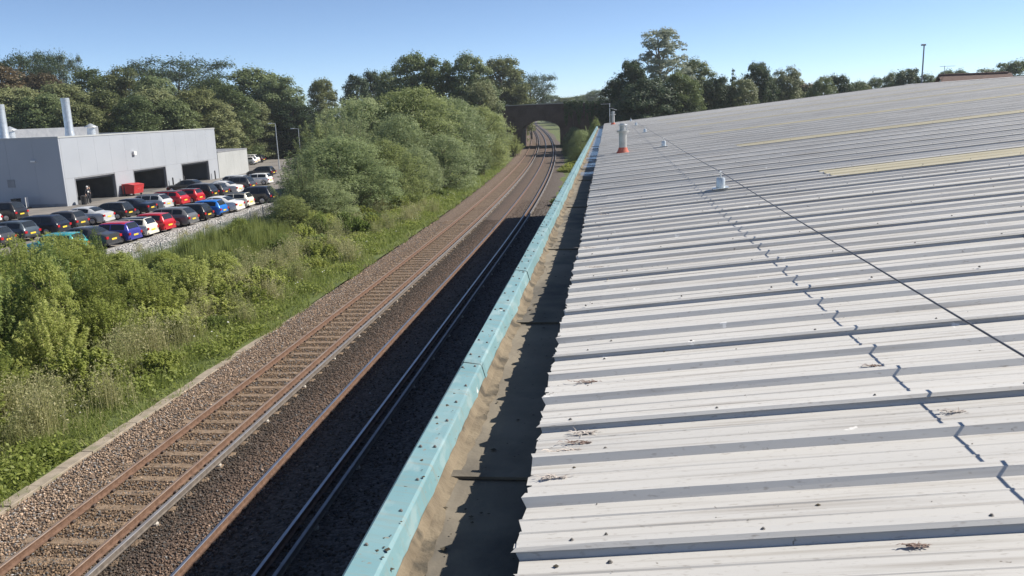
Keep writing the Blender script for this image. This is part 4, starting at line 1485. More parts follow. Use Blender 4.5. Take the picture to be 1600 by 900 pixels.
MB().box(-.06, -.005, -4.15, 0, ez - .5, ez - .2).build('bargeboard', 'white_paint', hs).rotation_euler.x = 0
for k in range(4):
    w0 = L_ * (.14 + .22 * k)
    f = MB().box(w0, w0 + 1.3, -3.66, -3.605, ez - 2.0, ez - .7).build('window', 'white_paint', hs)
    MB().box(w0 + .08, w0 + 1.22, -3.675, -3.662, ez - 1.92, ez - .78).build('pane', 'glass', f)
ae = MB().tube([(0, 0, rzt), (0, 0, rzt + 1.0)], .03, 6).build('aerial', 'cap_dark', hs, loc=(.6, 0, 0))
MB().tube([(-.5, 0, rzt + .95), (1.1, 0, rzt + .95)], .02, 5).build('boom', 'cap_dark', ae)
for k in range(6):
    MB().tube([(-.4 + k * .28, -.3, rzt + .95), (-.4 + k * .28, .3, rzt + .95)], .012, 5).build('element', 'cap_dark', ae)
# ------------------------------------------------------------------ vegetation
def rnd_unit(r, n):
    return unit(r.normal(size=(n, 3)))

def clump_leaves(r, C, R_, n, squash=.85):
    """points on and inside a leafy clump"""
    u = rnd_unit(r, n)
    u[:, 2] = np.where(u[:, 2] < -.35, -u[:, 2] * .6, u[:, 2])
    rad = R_ * (.45 + .6 * r.rand(n, 1) ** .6)
    P = C + u * rad * np.array([[1, 1, squash]])
    return P, u

def crown_tree(name, seed, H, R_, base, nc, npc, leaf, asp, lm, bark, shape='round', droop=.0, up=.0, csz=1.0):
    """prototype meshes for a tree: returns (trunk mesh, crown mesh)"""
    r = np.random.RandomState(seed)
    cs = []
    ch = H - base
    for i in range(nc):
        for _ in range(30):
            v = r.rand() ** .85
            if shape == 'round':
                w_ = math.sqrt(max(0, 1 - ((v - .42) / .62) ** 2))
            elif shape == 'poplar':
                w_ = (.35 + .65 * math.sin(PI * min(1, v * 1.05) ** .8)) * (1 - .25 * v)
            elif shape == 'flat':
                w_ = .45 + .75 * math.sin(PI * v * .6)
            elif shape == 'cone':
                w_ = 1.05 - v
            else:
                w_ = math.sqrt(max(0, 1 - v ** 2.2))
            a = r.rand() * 2 * PI
            q = (r.rand() ** .45) * w_
            c = np.array([math.cos(a) * q * R_ * .86, math.sin(a) * q * R_ * .86, base + v * ch * .93])
            s = R_ * (.17 + .17 * r.rand()) * (1.1 - .35 * v) * csz
            if all(np.linalg.norm(c - c2) > .42 * (s + s2) for c2, s2 in cs):
                break
        cs.append((c, s))
    P, N, T = [], [], []
    for c, s in cs:
        n = int(npc * (.6 + .8 * r.rand()) * (s / (R_ * .24)) ** 1.6) + 20
        p, u = clump_leaves(r, c, s, n)
        # stray sprays make the outline ragged
        k = max(2, n // 14)
        d = unit(u[:k] + np.array([[0, 0, .3 + up]]))
        p[:k] = c + d * s * (1.0 + .28 * r.rand(k, 1))
        P.append(p)
        N.append(u)
        T.append(np.clip(r.normal(.45 + .25 * (r.rand() - .5), .17, n), 0, 1))
    P, N, T = np.concatenate(P), np.concatenate(N), np.concatenate(T)
    n = len(P)
    Nn = unit(N * .8 + rnd_unit(r, n) * .7 + np.array([[.3, .12, .5]]))
    D = unit(rnd_unit(r, n) + np.array([[0, 0, up - droop]]) + N * .35)
    sz = leaf * (.65 + .7 * r.rand(n))
    cm = leaves(name + '_crown', P, Nn, D, sz, sz * asp, lm, T)
    mb = MB()
    rr = random.Random(seed)
    tr = max(.10, H * .017)
    tp = [(0, 0, -.3), (rr.uniform(-.1, .1), rr.uniform(-.1, .1), base * .7), (rr.uniform(-.25, .25), rr.uniform(-.25, .25), base + ch * .45), (rr.uniform(-.3, .3), rr.uniform(-.3, .3), base + ch * .8)]
    mb.tube(tp, [tr * 1.25, tr, tr * .6, tr * .15], 8)
    for c, s in cs[::max(1, nc // 26)]:
        z0 = min(max(base * .6, c[2] - (math.hypot(c[0], c[1]) * .9 + .4)), base + ch * .7)
        q = np.interp(z0, [-.3, base * .7, base + ch * .45, base + ch * .8], [0, 1, 2, 3])
        i = min(2, int(q))
        a = Vector(tp[i]).lerp(Vector(tp[i + 1]), q - i)
        b = Vector(c)
        m = a.lerp(b, .5) + Vector((0, 0, -.08 * (b - a).length))
        mb.tube([a, m, b, b + (b - a).normalized() * s * .6], [tr * .38, tr * .26, tr * .14, tr * .05], 5, False)
    return mb.mesh(name + '_trunk', bark, True), cm

def spray_shrub(name, seed, H, R_, ns, nl, leaf, asp, lm, bark, arch=.45, base_spread=.35, curl=0.0):
    """many stems rising and arching outwards, narrow leaves along them"""
    r = np.random.RandomState(seed)
    rr = random.Random(seed)
    mb = MB()
    P, N, D, T = [], [], [], []
    for i in range(ns):
        a = r.rand() * 2 * PI
        q = r.rand() ** .6
        b0 = Vector((math.cos(a) * R_ * base_spread * q, math.sin(a) * R_ * base_spread * q, -.1))
        h = H * (1.0 - .55 * q ** 2) * rr.uniform(.72, 1.08)
        tip = Vector((math.cos(a) * R_ * q * rr.uniform(.8, 1.1), math.sin(a) * R_ * q * rr.uniform(.8, 1.1), h))
        mid = b0.lerp(tip, .5) + Vector((-math.cos(a), -math.sin(a), .8)) * (arch * R_ * .22 * q)
        pts = []
        for k in range(6):
            t = k / 5
            pts.append(b0 * (1 - t) ** 2 + mid * 2 * t * (1 - t) + tip * t ** 2)
        rad = .006 * H
        if i % 3 == 0:
            mb.tube(pts, [rad * 1.4, rad * 1.2, rad, rad * .7, rad * .45, rad * .2], 4, False)
        tt = .18 + .82 * r.rand(nl) ** .75
        A = np.array([list(b0)]), np.array([list(mid)]), np.array([list(tip)])
        tq = tt[:, None]
        p = A[0] * (1 - tq) ** 2 + A[1] * 2 * tq * (1 - tq) + A[2] * tq ** 2
        tan = unit((A[1] - A[0]) * 2 * (1 - tq) + (A[2] - A[1]) * 2 * tq)
        off = rnd_unit(r, nl)
        off -= tan * np.sum(off * tan, 1, keepdims=True)
        off = unit(off)
        sr = R_ * .13 * (1.15 - .75 * tq) * r.rand(nl, 1) ** .5
        p = p + off * sr + np.array([[0, 0, -curl]]) * sr
        P.append(p)
        D.append(unit(tan * .7 + off * .8 + rnd_unit(r, nl) * .35 + np.array([[0, 0, -curl]])))
        N.append(unit(off * .5 + rnd_unit(r, nl) * .6 + np.array([[.4, .15, 1.0]])))
        T.append(np.clip(r.normal(.40 + .25 * r.rand(), .16, nl), 0, 1))
    P, N, D, T = map(np.concatenate, (P, N, D, T))
    sz = leaf * (.6 + .8 * r.rand(len(P)))
    return mb.mesh(name + '_stems', bark, True), leaves(name + '_leaves', P, N, D, sz, sz * asp, lm, T)

def blades(name, seed, n, R_, hmin, hmax, wdt, lm, lean=.35, heads=False):
    """upright grass blades or stalks, optionally with fuzzy seed heads"""
    r = np.random.RandomState(seed)
    a = r.rand(n) * 2 * PI
    q = np.minimum(R_ * np.abs(r.normal(size=n)) * .55, R_ * 1.3)
    B = np.stack([np.cos(a) * q, np.sin(a) * q, np.full(n, -.06)], 1)
    h = hmin + (hmax - hmin) * r.rand(n) * (1.1 - .5 * (q / R_))
    ln = lean * (r.rand(n, 1) ** 1.3)
    la = r.rand(n) * 2 * PI
    dirh = np.stack([np.cos(la), np.sin(la), np.zeros(n)], 1)
    Tp = B + np.stack([np.zeros(n), np.zeros(n), h], 1) + dirh * h[:, None] * ln
    M = B + (Tp - B) * .55 + np.array([[0, 0, 1]]) * h[:, None] * .06
    wv = np.stack([-np.sin(la + .6), np.cos(la + .6), np.zeros(n)], 1) * wdt
    V = np.stack([B - wv * .5, B + wv * .5, M + wv * .42, Tp, M - wv * .42], 1)
    F5 = np.arange(n * 5).reshape(-1, 5)
    quads = np.stack([F5[:, 0], F5[:, 1], F5[:, 2], F5[:, 4]], 1)
    tri = np.stack([F5[:, 4], F5[:, 2], F5[:, 3], F5[:, 3]], 1)
    V = V.reshape(-1, 3)
    T = np.clip(r.normal(.45, .2, n), 0, 1)
    # triangles written as thin quads (tip doubled)
    tip2 = len(V) + np.arange(n)
    V = np.concatenate([V, Tp + wv * .05])
    tri[:, 3] = F5[:, 3]
    tri[:, 2] = tip2
    F = np.concatenate([quads, tri])
    T2 = np.concatenate([T, T])
    if heads:
        k = n // 3
        m = 14
        Cc = np.repeat(Tp[:k], m, 0) + r.normal(size=(k * m, 3)) * np.array([[.05, .05, .13]]) - np.array([[0, 0, .1]])
        s = .032 * (.6 + .8 * r.rand(k * m, 1))
        e1, e2 = rnd_unit(r, k * m) * s, rnd_unit(r, k * m) * s * .5
        VV = np.stack([Cc - e1, Cc + e2, Cc + e1, Cc - e2], 1).reshape(-1, 3)
        o_ = len(V)
        V = np.concatenate([V, VV])
        F = np.concatenate([F, np.arange(k * m * 4).reshape(-1, 4) + o_])
        T2 = np.concatenate([T2, np.clip(r.normal(.55, .2, k * m), 0, .9)])
    return np_mesh(name, V, F, lm, T2)

PR = {}
PR['broad'] = [crown_tree('broad', 11 + i, 18, 6.0, 1.2, 130, 250, .36, .6, 'leaf_broad', 'bark') for i in range(3)]
PR['olive'] = [crown_tree('olive', 31 + i, 16, 5.0, .7, 125, 250, .32, .55, 'leaf_olive', 'bark', up=.1) for i in range(3)]
PR['dark'] = [crown_tree('dark', 51 + i, 16, 5.5, .6, 125, 250, .34, .62, 'leaf_dark', 'bark') for i in range(2)]
PR['rust'] = [crown_tree('rust', 61, 16, 5.0, 1.0, 110, 240, .34, .6, 'leaf_rust', 'bark')]
PR['pine'] = [crown_tree('pine', 71, 18, 7.5, 8.5, 80, 220, .42, .35, 'leaf_dark', 'bark', 'flat')]
PR['silver'] = [crown_tree('silver', 81, 20, 4.4, 3.0, 330, 190, .25, .6, 'leaf_silver', 'bark_pale', 'round', up=.8, csz=.55)]
PR['cone'] = [crown_tree('conifer', 91, 14, 2.6, .8, 60, 90, .36, .4, 'leaf_dark', 'bark', 'cone')]
PR['willow'] = [crown_tree('willow', 101 + i, 9, 4.6, .1, 150, 230, .27, .24, ('leaf_willow', 'leaf_willow2', 'leaf_willow')[i], 'bark', 'dome', up=.55, csz=.85) for i in range(3)]
PR['willow'] = [PR['willow'][0], spray_shrub('willow', 105, 9, 4.6, 170, 210, .27, .20, 'leaf_willow', 'bark', .9, .6, .1), PR['willow'][1], spray_shrub('willow', 106, 9, 4.6, 170, 210, .27, .20, 'leaf_willow2', 'bark', .9, .6, .1), PR['willow'][2]]
PR['willow_tree'] = [crown_tree('willow_tree', 121 + i, 11, 4.8, .5, 130, 240, .29, .28, ('leaf_willow', 'leaf_willow2')[i], 'bark', droop=.3) for i in range(2)]
PR['bush'] = [spray_shrub('bush', 141 + i, 3.2, 1.8, 120, 130, .15, .25, ('leaf_near', 'leaf_near', 'leaf_near_dark', 'leaf_near')[i], 'bark', .8, .5, .2) for i in range(4)] + [crown_tree('bush', 151, 3.2, 1.8, .05, 100, 170, .125, .34, 'leaf_near', 'bark', 'dome', up=.9, csz=.8)]
PR['bramble'] = [spray_shrub('bramble', 161 + i, 1.3, 1.5, 80, 80, .12, .6, ('leaf_near', 'leaf_near_dark', 'leaf_near')[i], 'bark', 1.2, .7, .5) for i in range(3)]
WEED = [blades('dry_weed_stems', 181 + i, 240, .9, .3, 1.25, .012, 'dry_weed', .3, True) for i in range(3)]
REED = [blades('reed_blades', 191 + i, 420, .9, .9, 1.9, .028, 'reed', .28) for i in range(2)]
NOM = {'broad': (18, 6), 'olive': (16, 5), 'dark': (16, 5.5), 'rust': (16, 5), 'pine': (18, 7.5), 'silver': (20, 4.4), 'cone': (14, 2.6), 'willow': (9, 4.6), 'willow_tree': (11, 4.8), 'bush': (3.2, 1.8), 'bramble': (1.3, 1.5)}
VR = random.Random(2024)
cnt = {}

def plant(kind_, x, y, h, r_, name, label, cat, group=None, z=-.3, sub=('trunk', 'crown')):
    i = cnt.get(kind_, 0)
    cnt[kind_] = i + 1
    st, lf = PR[kind_][i % len(PR[kind_])]
    t = thing(name, label, cat, (x, y, z), VR.uniform(0, 6.28), group)
    hn, rn = NOM[kind_]
    t.scale = (r_ / rn, r_ / rn * VR.uniform(.9, 1.1), h / hn)
    link(sub[0], st, t)
    link(sub[1], lf, t)
    return t

def tree_px(kind_, px, ytop, Y, wpx, label, group=None, name='tree', zb=-.45):
    d = at_y(px, ytop, Y)
    dist = (d - CAM).dot(_f)
    h = d.z - zb
    r_ = wpx * .5 * dist / FPX * 1.16
    sub = ('stems', 'foliage') if kind_ in ('willow', 'bush', 'bramble') else ('trunk', 'crown')
    return plant(kind_, d.x, Y, h * (.945 if px < 560 else .975 if px < 940 else 1.01), r_, name, label, 'tree' if h > 4 else 'shrub', group, zb, sub)

wood = 'trees of the wood behind the workshop'
wl = 'leafy tree in the dense wood behind the grey workshop'
ORD = 'first second third fourth fifth sixth seventh eighth ninth tenth eleventh twelfth thirteenth fourteenth fifteenth sixteenth seventeenth eighteenth nineteenth twentieth'.split()
WOOD = [('rust', -20, 84, 138, 120), ('rust', 62, 100, 150, 90), ('broad', 140, 95, 152, 90), ('olive', 190, 92, 150, 80), ('broad', 240, 108, 148, 90), ('broad', 330, 112, 165, 80),
          ('olive', 25, 122, 124, 110), ('olive', 95, 118, 128, 100), ('broad', 60, 135, 122, 90), ('olive', 160, 128, 130, 100), ('broad', 205, 140, 126, 80), ('olive', 235, 125, 136, 95), ('olive', 300, 128, 138, 95),
          ('broad', 270, 145, 132, 80), ('broad', 355, 122, 150, 85), ('olive', 330, 150, 140, 75), ('broad', -60, 110, 130, 120), ('olive', 120, 150, 122, 80)]
for a in WOOD:
    row_ = sorted(q[1] for q in WOOD if (q[2] < 113) == (a[2] < 113))
    tree_px(*a, '%s tree from the left in the %s row of the wood behind the workshop' % (ORD[row_.index(a[1])], 'back' if a[2] < 113 else 'front'), wood)
tree_px('pine', 25, 76, 175, 90, 'dark reddish pine at the far left skyline', zb=-.45, name='pine_tree')
tree_px('pine', 85, 74, 185, 60, 'tall dark pine rising above the wood at the left', name='pine_tree')
tree_px('pine', 275, 86, 195, 130, 'broad flat topped dark pine above the wood behind the workshop', name='pine_tree')
tree_px('broad', 395, 94, 178, 110, 'big round broadleaf tree above the lamp post')
tree_px('broad', 430, 108, 170, 90, 'dark green broadleaf tree right of the big round one')
tree_px('olive', 385, 150, 160, 80, 'olive tree at the edge of the wood behind the annex')
tree_px('dark', 455, 150, 165, 80, 'dark tree in shade behind the two lamp posts')
tree_px('dark', 415, 180, 168, 80, 'low dark tree beyond the far end of the car park')
tree_px('olive', 350, 165, 150, 70, 'olive tree just behind the right corner of the workshop')
tree_px('olive', 500, 112, 185, 55, 'slim olive tree on the skyline between the wood and the willows')
tree_px('dark', 553, 103, 190, 50, 'dark open crowned tree on the skyline left of centre')
tree_px('dark', 580, 104, 195, 40, 'small dark tree on the skyline beside the open crowned one')
tree_px('broad', 640, 78, 160, 85, 'tall leafy tree left of the row by the bridge')
tree_px('broad', 605, 104, 165, 50, 'smaller leafy tree left of the tall row by the bridge')
tree_px('broad', 683, 82, 158, 70, 'second tall leafy tree of the row by the bridge')
tree_px('broad', 733, 79, 156, 90, 'third tall leafy tree of the row by the bridge')
tree_px('olive', 782, 83, 197, 82, 'brownish tall tree nearest the bridge on its left')
tree_px('olive', 798, 122, 196, 56, 'olive tree standing over the left end of the bridge')
tree_px('pine', 828, 115, 226, 64, 'dark rounded tree behind the left end of the bridge')
tree_px('olive', 750, 120, 152, 60, 'olive tree behind the willows near the bridge')
# beyond the bridge
for a, lb in [(('broad', 862, 146, 460, 46), 'small rounded tree beyond the bridge parapet'), (('olive', 884, 150, 400, 44), 'olive tree in the gap beyond the bridge'), (('broad', 905, 148, 420, 48), 'distant tree in the middle of the gap over the bridge'),
              (('broad', 930, 139, 380, 46), 'distant tree beside the dark ivy clump beyond the bridge'), (('olive', 918, 146, 450, 60), 'pale distant tree low over the bridge parapet'),
              (('broad', 897, 158, 330, 46), 'low tree right behind the bridge parapet'), (('olive', 872, 158, 480, 44), 'low olive tree far behind the bridge parapet'), (('broad', 927, 160, 300, 50), 'low tree behind the parapet at its right')]:
    tree_px(*a, lb)
# willows along the verge
wg = 'willows along the railway verge'
WIL = [('willow', 525, 200, 66, 190), ('willow', 470, 240, 61, 110), ('willow', 600, 212, 73, 120), ('willow_tree', 560, 148, 92, 140), ('willow_tree', 640, 130, 95, 150), ('willow', 500, 172, 84, 110),
                         ('willow_tree', 700, 148, 104, 120), ('willow_tree', 745, 162, 118, 95), ('willow', 690, 205, 88, 100), ('willow', 650, 225, 80, 80), ('willow', 730, 215, 106, 80), ('willow_tree', 765, 172, 136, 55),
                         ('willow', 765, 215, 124, 60), ('willow', 795, 205, 150, 45), ('willow', 560, 235, 70, 90), ('willow', 620, 170, 86, 110), ('willow', 540, 165, 82, 100), ('willow', 450, 300, 57, 90), ('willow', 800, 222, 160, 30), ('willow', 505, 275, 60, 110)]
for k, px, yt, Y, wp in WIL:
    tree_px(k, px, yt, Y, wp, 'soft grey green willow, %s nearest of the willows between track and car park' % ORD[sorted(q[3] for q in WIL).index(Y)], wg, 'willow', -.15)
# trees at the right beyond the roof
tree_px('silver', 1033, 38, 157, 104, 'tall pale silvery poplar rising above the roof', name='poplar_tree')
tree_px('dark', 988, 88, 151, 62, 'dark tree left of the silvery poplar')
tree_px('dark', 962, 122, 162, 55, 'dark ivy covered tree at the right end of the bridge')
tree_px('dark', 1010, 118, 142, 95, 'broad dark tree below the silvery poplar')
tree_px('broad', 1088, 93, 162, 75, 'leafy tree right of the silvery poplar')
tree_px('broad', 1062, 112, 145, 70, 'leafy tree in front of the foot of the poplar')
tree_px('dark', 1118, 118, 154, 60, 'dark tree right of the leafy pair by the poplar')
tree_px('cone', 1146, 104, 162, 26, 'narrow dark conifer on the right skyline', name='conifer')
tree_px('dark', 1186, 92, 162, 56, 'dark tree with a ragged top on the right skyline')
tree_px('olive', 1160, 122, 154, 60, 'olive tree below the narrow conifer')
tree_px('olive', 1228, 104, 168, 66, 'olive tree right of the ragged dark one')
tree_px('rust', 1256, 128, 177, 60, 'brownish low tree behind the roof slope')
tree_px('broad', 1285, 118, 150, 50, 'leafy tree beyond the roof right of the brownish one')
tree_px('dark', 1312, 115, 158, 50, 'dark rounded tree over the roof slope')
tree_px('broad', 1368, 121, 210, 34, 'small distant tree over the roof slope')
tree_px('broad', 1395, 112, 205, 40, 'distant tree left of the street light')
tree_px('dark', 1422, 103, 180, 56, 'dark bushy tree just left of the street light')
tree_px('broad', 1450, 114, 178, 36, 'leafy tree directly behind the street light')
tree_px('broad', 1478, 110, 230, 44, 'tree behind the house aerial')
tree_px('broad', 1502, 108, 240, 40, 'tree behind the left part of the house roof')
tree_px('broad', 1540, 106, 220, 56, 'tree behind the right part of the house roof')
tree_px('broad', 1585, 95, 200, 70, 'large tree at the right edge behind the house')
tree_px('olive', 1345, 128, 190, 40, 'low olive tree on the skyline above the roof')
tree_px('dark', 1130, 132, 168, 70, 'low dark tree filling the gap under the narrow conifer')
tree_px('dark', 1208, 122, 172, 60, 'dark tree between the ragged one and the olive one')
tree_px('dark', 1245, 134, 176, 60, 'low dark tree in front of the brownish one')
tree_px('broad', 1338, 126, 188, 50, 'leafy low tree right of the dark rounded one')
tree_px('dark', 1040, 140, 146, 110, 'low dark mass of foliage under the poplar')
# bushes on the right bank before the bridge
bb_ = 'bushes on the bank right of the track'
for k, px, yt, Y, wp in [('willow', 908, 200, 128, 46), ('willow', 892, 204, 150, 34), ('willow', 930, 182, 120, 30), ('willow', 926, 214, 118, 34), ('willow', 905, 222, 132, 30), ('willow', 897, 196, 160, 30), ('willow', 922, 195, 144, 44), ('willow', 888, 222, 146, 22)]:
    tree_px(k, px, yt, Y, wp, 'green bush on the bank between the track and warehouse end', bb_, 'bush', -.2)

rq = random.Random(8)
for i in range(34):
    y = rq.uniform(69, 172)
    plant('bramble', rq.uniform(-4.2, -1.0) + bend(y), y, rq.uniform(.5, 1.5), rq.uniform(.8, 1.7), 'bramble', 'low bramble on the bank right of the track', 'shrub', 'brambles on the right bank', -.1, ('stems', 'foliage'))

def ivy(x0, x1, z0, z1, n, seed, label):
    r = np.random.RandomState(seed)
    q = r.rand(n, 2)
    x = x0 + (x1 - x0) * q[:, 0]
    hang = .35 + .65 * np.abs(np.sin(x * 2.3 + seed)) * np.abs(np.cos(x * 1.1))
    z = z1 - (z1 - z0) * q[:, 1] * hang
    P = np.stack([x, BY0 - .05 - .55 * r.rand(n) ** 1.5, z], 1)
    N = unit(np.array([[0, -1, .4]]) + rnd_unit(r, n) * .8)
    t = thing('ivy', label, 'ivy', (0, 0, 0))
    link('foliage', leaves('ivy_leaves', P, N, rnd_unit(r, n) + np.array([[0, 0, -.6]]), .28 * (.6 + .8 * r.rand(n)), .22, 'ivy', np.clip(r.normal(.4, .2, n), 0, 1)), t)
    MB().tube([(x0 + (x1 - x0) * .5, BY0 - .1, z0 - 2), (x0 + (x1 - x0) * .45, BY0 - .1, (z0 + z1) / 2), (x0 + (x1 - x0) * .55, BY0 - .1, z1)], [.1, .07, .03], 6).build('stem', 'bark', t)
ivy(-9.2, -5.2, 4.2, 9.4, 1500, 3, 'dark ivy hanging over the middle of the bridge parapet')
ivy(-4.8, 3.5, 2.5, 9.2, 2600, 4, 'dark ivy covering the right end of the bridge')

# thicket between the verge and the fence
ng = 'shrubs of the green thicket below the car park'
r_ = random.Random(55)
def top_limit(x, y):                                    # how high the thicket stands, from where it ends in front of the parked cars
    return 3.5 if y < 40 else max(.9, 3.5 - (y - 40) * .35)
spots = []
for i in range(900):
    y = r_.uniform(14, 50)
    x = r_.uniform(-27.5, -16.8)
    if y > 38 and x > -18.5 - (50 - y) * 0:
        continue
    if all(math.hypot(x - a, y - b) > 1.75 for a, b in spots):
        spots.append((x, y))
for x, y in spots:
    # visible top must stay below the sight line to the car park: pixel rows about 375 to 400
    d = Vector((x, y, 0)) - CAM
    px = 800 + FPX * d.dot(RGT) / d.dot(_f)
    row = 366 + (26 if px > 175 else 0) + max(0, px - 170) * .03 + r_.uniform(-6, 14)
    lim = CAM.z + ray(px, row).z * (y / ray(px, row).y)
    h = min(r_.uniform(2.8, 4.6), lim)
    edge = (-16.8 - x)
    h = min(h, .9 + edge * .9)
    if h < .7:
        continue
    if h > 1.6:
        plant('bush', x, y, h, r_.uniform(1.25, 1.8), 'shrub', 'leafy yellow green shrub in the thicket below the car park', 'shrub', ng, -.1, ('stems', 'foliage'))
    else:
        plant('bramble', x, y, h, r_.uniform(1.1, 1.6), 'bramble', 'low bramble at the edge of the thicket beside the verge', 'shrub', 'brambles along the thicket', -.08, ('stems', 'foliage'))
# one spray stands up in front of the dark saloon
for px, yt, Y in ((120, 362, 37), (148, 356, 37.5), (135, 372, 36), (95, 366, 36), (70, 370, 35), (20, 368, 33), (108, 378, 35), (160, 384, 36)):
    d = at_y(px, yt, Y)
    plant('bush', d.x, Y, d.z + .1, .75, 'shrub', 'upright leafy shoot rising in front of the parked cars', 'shrub', 'tall shoots before the cars', -.1, ('stems', 'foliage'))
# lower scrub further along, towards the willows
for i in range(95):
    y = r_.uniform(20, 128) if i > 25 else r_.uniform(16, 60)
    x = r_.uniform(-20.5, -16.3 if i > 25 else -15.2) + bend(y) * .8
    if y < 52 and r_.random() < .4:
        x -= r_.uniform(0, 5)
    plant('bramble', x, y, r_.uniform(.7, 1.7) if i > 25 else r_.uniform(.35, .8), r_.uniform(1.0, 1.9) if i > 25 else r_.uniform(.5, 1.1), 'bramble', 'bramble mound along the foot of the willows', 'shrub', 'bramble mounds along the verge', -.1, ('stems', 'foliage'))
for i in range(16):
    y = r_.uniform(46, 62)
    x = r_.uniform(-25.5, -19.5)
    plant('bush', x, y, r_.uniform(1.4, 2.4) - max(0, 54 - y) * .06, r_.uniform(1.0, 1.5), 'shrub', 'green shrub before the fence left of the willows', 'shrub', 'shrubs before the fence', -.1, ('stems', 'foliage'))
# dry weeds and reeds
def clumps(meshes, pts, name, label, cat, group, smin, smax, part_):
    for x, y in pts:
        t = thing(name, label, cat, (x, y, -.08), VR.uniform(0, 6.28), group)
        s = VR.uniform(smin, smax)
        t.scale = (s, s, s * VR.uniform(.85, 1.15))
        link(part_, VR.choice(meshes), t)
pts = [(r_.gauss(-17.0, .7), y) for y in np.arange(15, 28, .9)] + [(r_.gauss(-18.6, .7), y) for y in np.arange(35.5, 47, .33)] + [(r_.gauss(-17.2, .5), r_.uniform(27, 36)) for _ in range(10)] + [(r_.uniform(-20, -17.5), r_.uniform(47, 70)) for _ in range(16)] + [(r_.uniform(-17, -14.6), 14 + 60 * r_.random() ** 1.4) for _ in range(46)]
clumps(WEED, pts, 'dry_weeds', 'buff dry weeds with fuzzy seed heads along the verge', 'weeds', 'dry weeds along the verge', .75, 1.25, 'stalks')
pts = [(r_.uniform(-25.2, -20.5), r_.uniform(40, 53)) for _ in range(60)]
clumps(REED, pts, 'tall_grass', 'clump of tall green grass before the mesh fence', 'grass', 'tall grass before the fence', .75, 1.15, 'blades')
pts = [(r_.uniform(-30.5, -27.5), r_.uniform(40, 72)) for _ in range(26)]
clumps(WEED, pts, 'dry_weeds', 'thin dry weeds growing on the gravel bank', 'weeds', 'weeds on the gravel bank', .45, .8, 'stalks')
# verge grass
r = np.random.RandomState(77)
n = 95000
y = 12 + (130 - 12) * r.rand(n) ** 1.7
x = -13.45 - 4.6 * r.rand(n) ** 1.15
x += .25 * np.sin(y * 1.7) + .2 * np.sin(y * .63)
x = np.minimum(x, -13.3)
near = (x > -14.2) & (r.rand(n) < .45)
x[near] -= .9
h = (.06 + .34 * r.rand(n) ** 1.7) * (.7 + .5 * np.clip((-13.8 - x) / 2.5, 0, 1)) * (1 + .5 * (np.sin(x * 3.1 + y) * np.sin(y * 2.3) > .5))
B = np.stack([x + bendv(y), y, -.13 + .16 * np.clip((-13.4 - x) / 4, 0, 1)], 1)
la = r.rand(n) * 2 * PI
wd = .014 + .022 * np.clip((y - 15) / 60, 0, 1)
wv = np.stack([np.cos(la), np.sin(la), np.zeros(n)], 1) * wd[:, None]
lean = np.stack([r.normal(size=n) * .5, r.normal(size=n) * .5, np.ones(n)], 1) * h[:, None]
V = np.stack([B - wv, B + wv, B + lean], 1).reshape(-1, 3)
tint = np.clip(r.normal(.45, .18, n) + .25 * (np.sin(x * 2.2) * np.sin(y * .7) > .35), 0, 1)
tag(kind(link('verge_grass', np_mesh('verge_grass', V, np.arange(n * 3).reshape(-1, 3), 'grass_blade', tint)), 'stuff'), 'bright green grass covering the verge beside the ballast', 'grass')
# low broad leaves among the thicket floor
n = 60000
y = 13 + 70 * r.rand(n) ** 1.2
x = -16.3 - 11 * r.rand(n)
P = np.stack([x + .8 * bendv(y), y, .02 + .45 * r.rand(n) ** 1.6 + .1 * bumps(x, y, 1.1, 3)], 1)
N = unit(np.array([[0, 0, 1.0]]) + rnd_unit(r, n) * .7)
tag(kind(link('ground_cover', leaves('ground_cover', P, N, rnd_unit(r, n), .16 * (.6 + .8 * r.rand(n)), .10, 'leaf_near', np.clip(r.normal(.4, .2, n), 0, 1))), 'stuff'), 'low leafy ground cover between the shrubs of the thicket', 'ground cover')

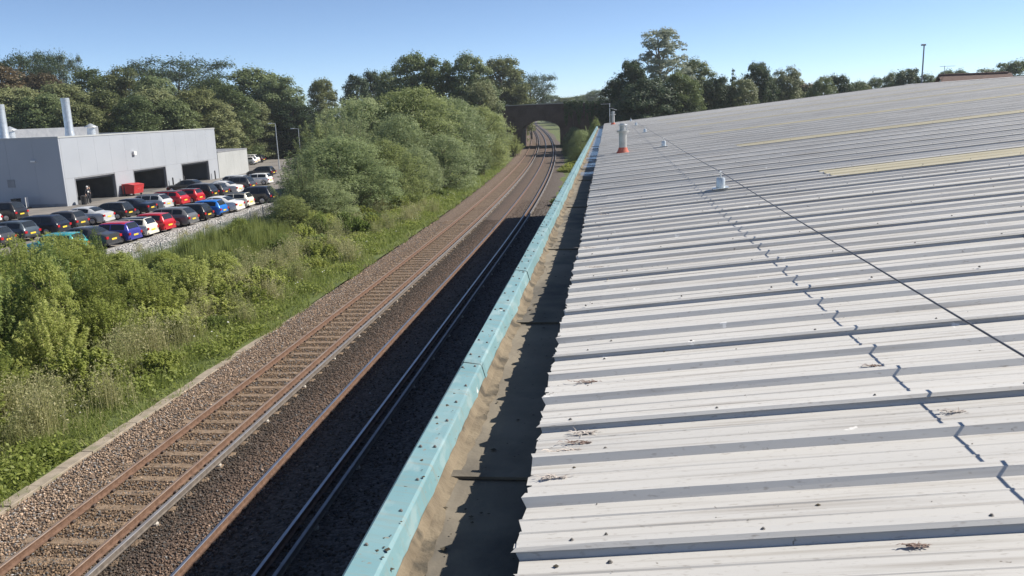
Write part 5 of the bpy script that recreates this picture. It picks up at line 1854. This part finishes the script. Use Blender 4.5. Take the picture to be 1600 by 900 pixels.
# broad leaved weeds scattered through the verge grass
n = 26000
y = 12 + 70 * r.rand(n) ** 1.5
cx = np.round(y / 1.3 + r.rand(n) * .6) * 1.3
x = -14.1 - 3.0 * np.abs(np.sin(cx * 12.9898) * 43758.5453 % 1) + r.normal(size=n) * .45
x = np.minimum(x, -13.75)
P = np.stack([x + bendv(y), cx + r.normal(size=n) * .4, -.06 + .16 * np.clip((-13.4 - x) / 4, 0, 1) + .32 * r.rand(n) ** 1.8], 1)
N = unit(np.array([[0, 0, .8]]) + rnd_unit(r, n) * .8)
tag(kind(link('verge_weeds', leaves('verge_weeds', P, N, rnd_unit(r, n), .13 * (.5 + .9 * r.rand(n)), .075, 'leaf_near', np.clip(r.normal(.45, .22, n), 0, 1))), 'stuff'), 'broad leaved weeds scattered through the verge grass', 'weeds')
# tiny pale flowers in the verge
n = 130
y = 16 + 70 * r.rand(n)
x = -14.4 - 2.6 * r.rand(n)
c = np.stack([x + bendv(y), y, .22 + .15 * r.rand(n)], 1)
base = np.array([(1, 0, 0), (0, 1, 0), (-1, 0, 0), (0, -1, 0), (0, 0, .6)], float) * .035
V = c[:, None] + base[None] * (.6 + .7 * r.rand(n, 1, 1))
F = (np.array([(0, 1, 4), (1, 2, 4), (2, 3, 4), (3, 0, 4)])[None] + (np.arange(n) * 5)[:, None, None]).reshape(-1, 3)
tag(kind(link('verge_flowers', np_mesh('verge_flowers', V.reshape(-1, 3), F, 'white_paint')), 'stuff'), 'tiny white flowers dotted over the verge grass', 'flowers')

# ------------------------------------------------------------------ air
hm = bpy.data.materials.new('haze')
hm.use_nodes = True
hm.node_tree.nodes.clear()
ho = hm.node_tree.nodes.new('ShaderNodeOutputMaterial')
hv = hm.node_tree.nodes.new('ShaderNodeVolumePrincipled')
hv.inputs['Color'].default_value = (.86, .93, 1, 1)
hv.inputs['Density'].default_value = .00022
hv.inputs['Anisotropy'].default_value = .2
hm.node_tree.links.new(hv.outputs[0], ho.inputs['Volume'])
MATS['haze'] = hm
kind(MB().box(-2600, 2600, -320, 4600, -1.6, 34).build('haze', 'haze'), 'stuff')
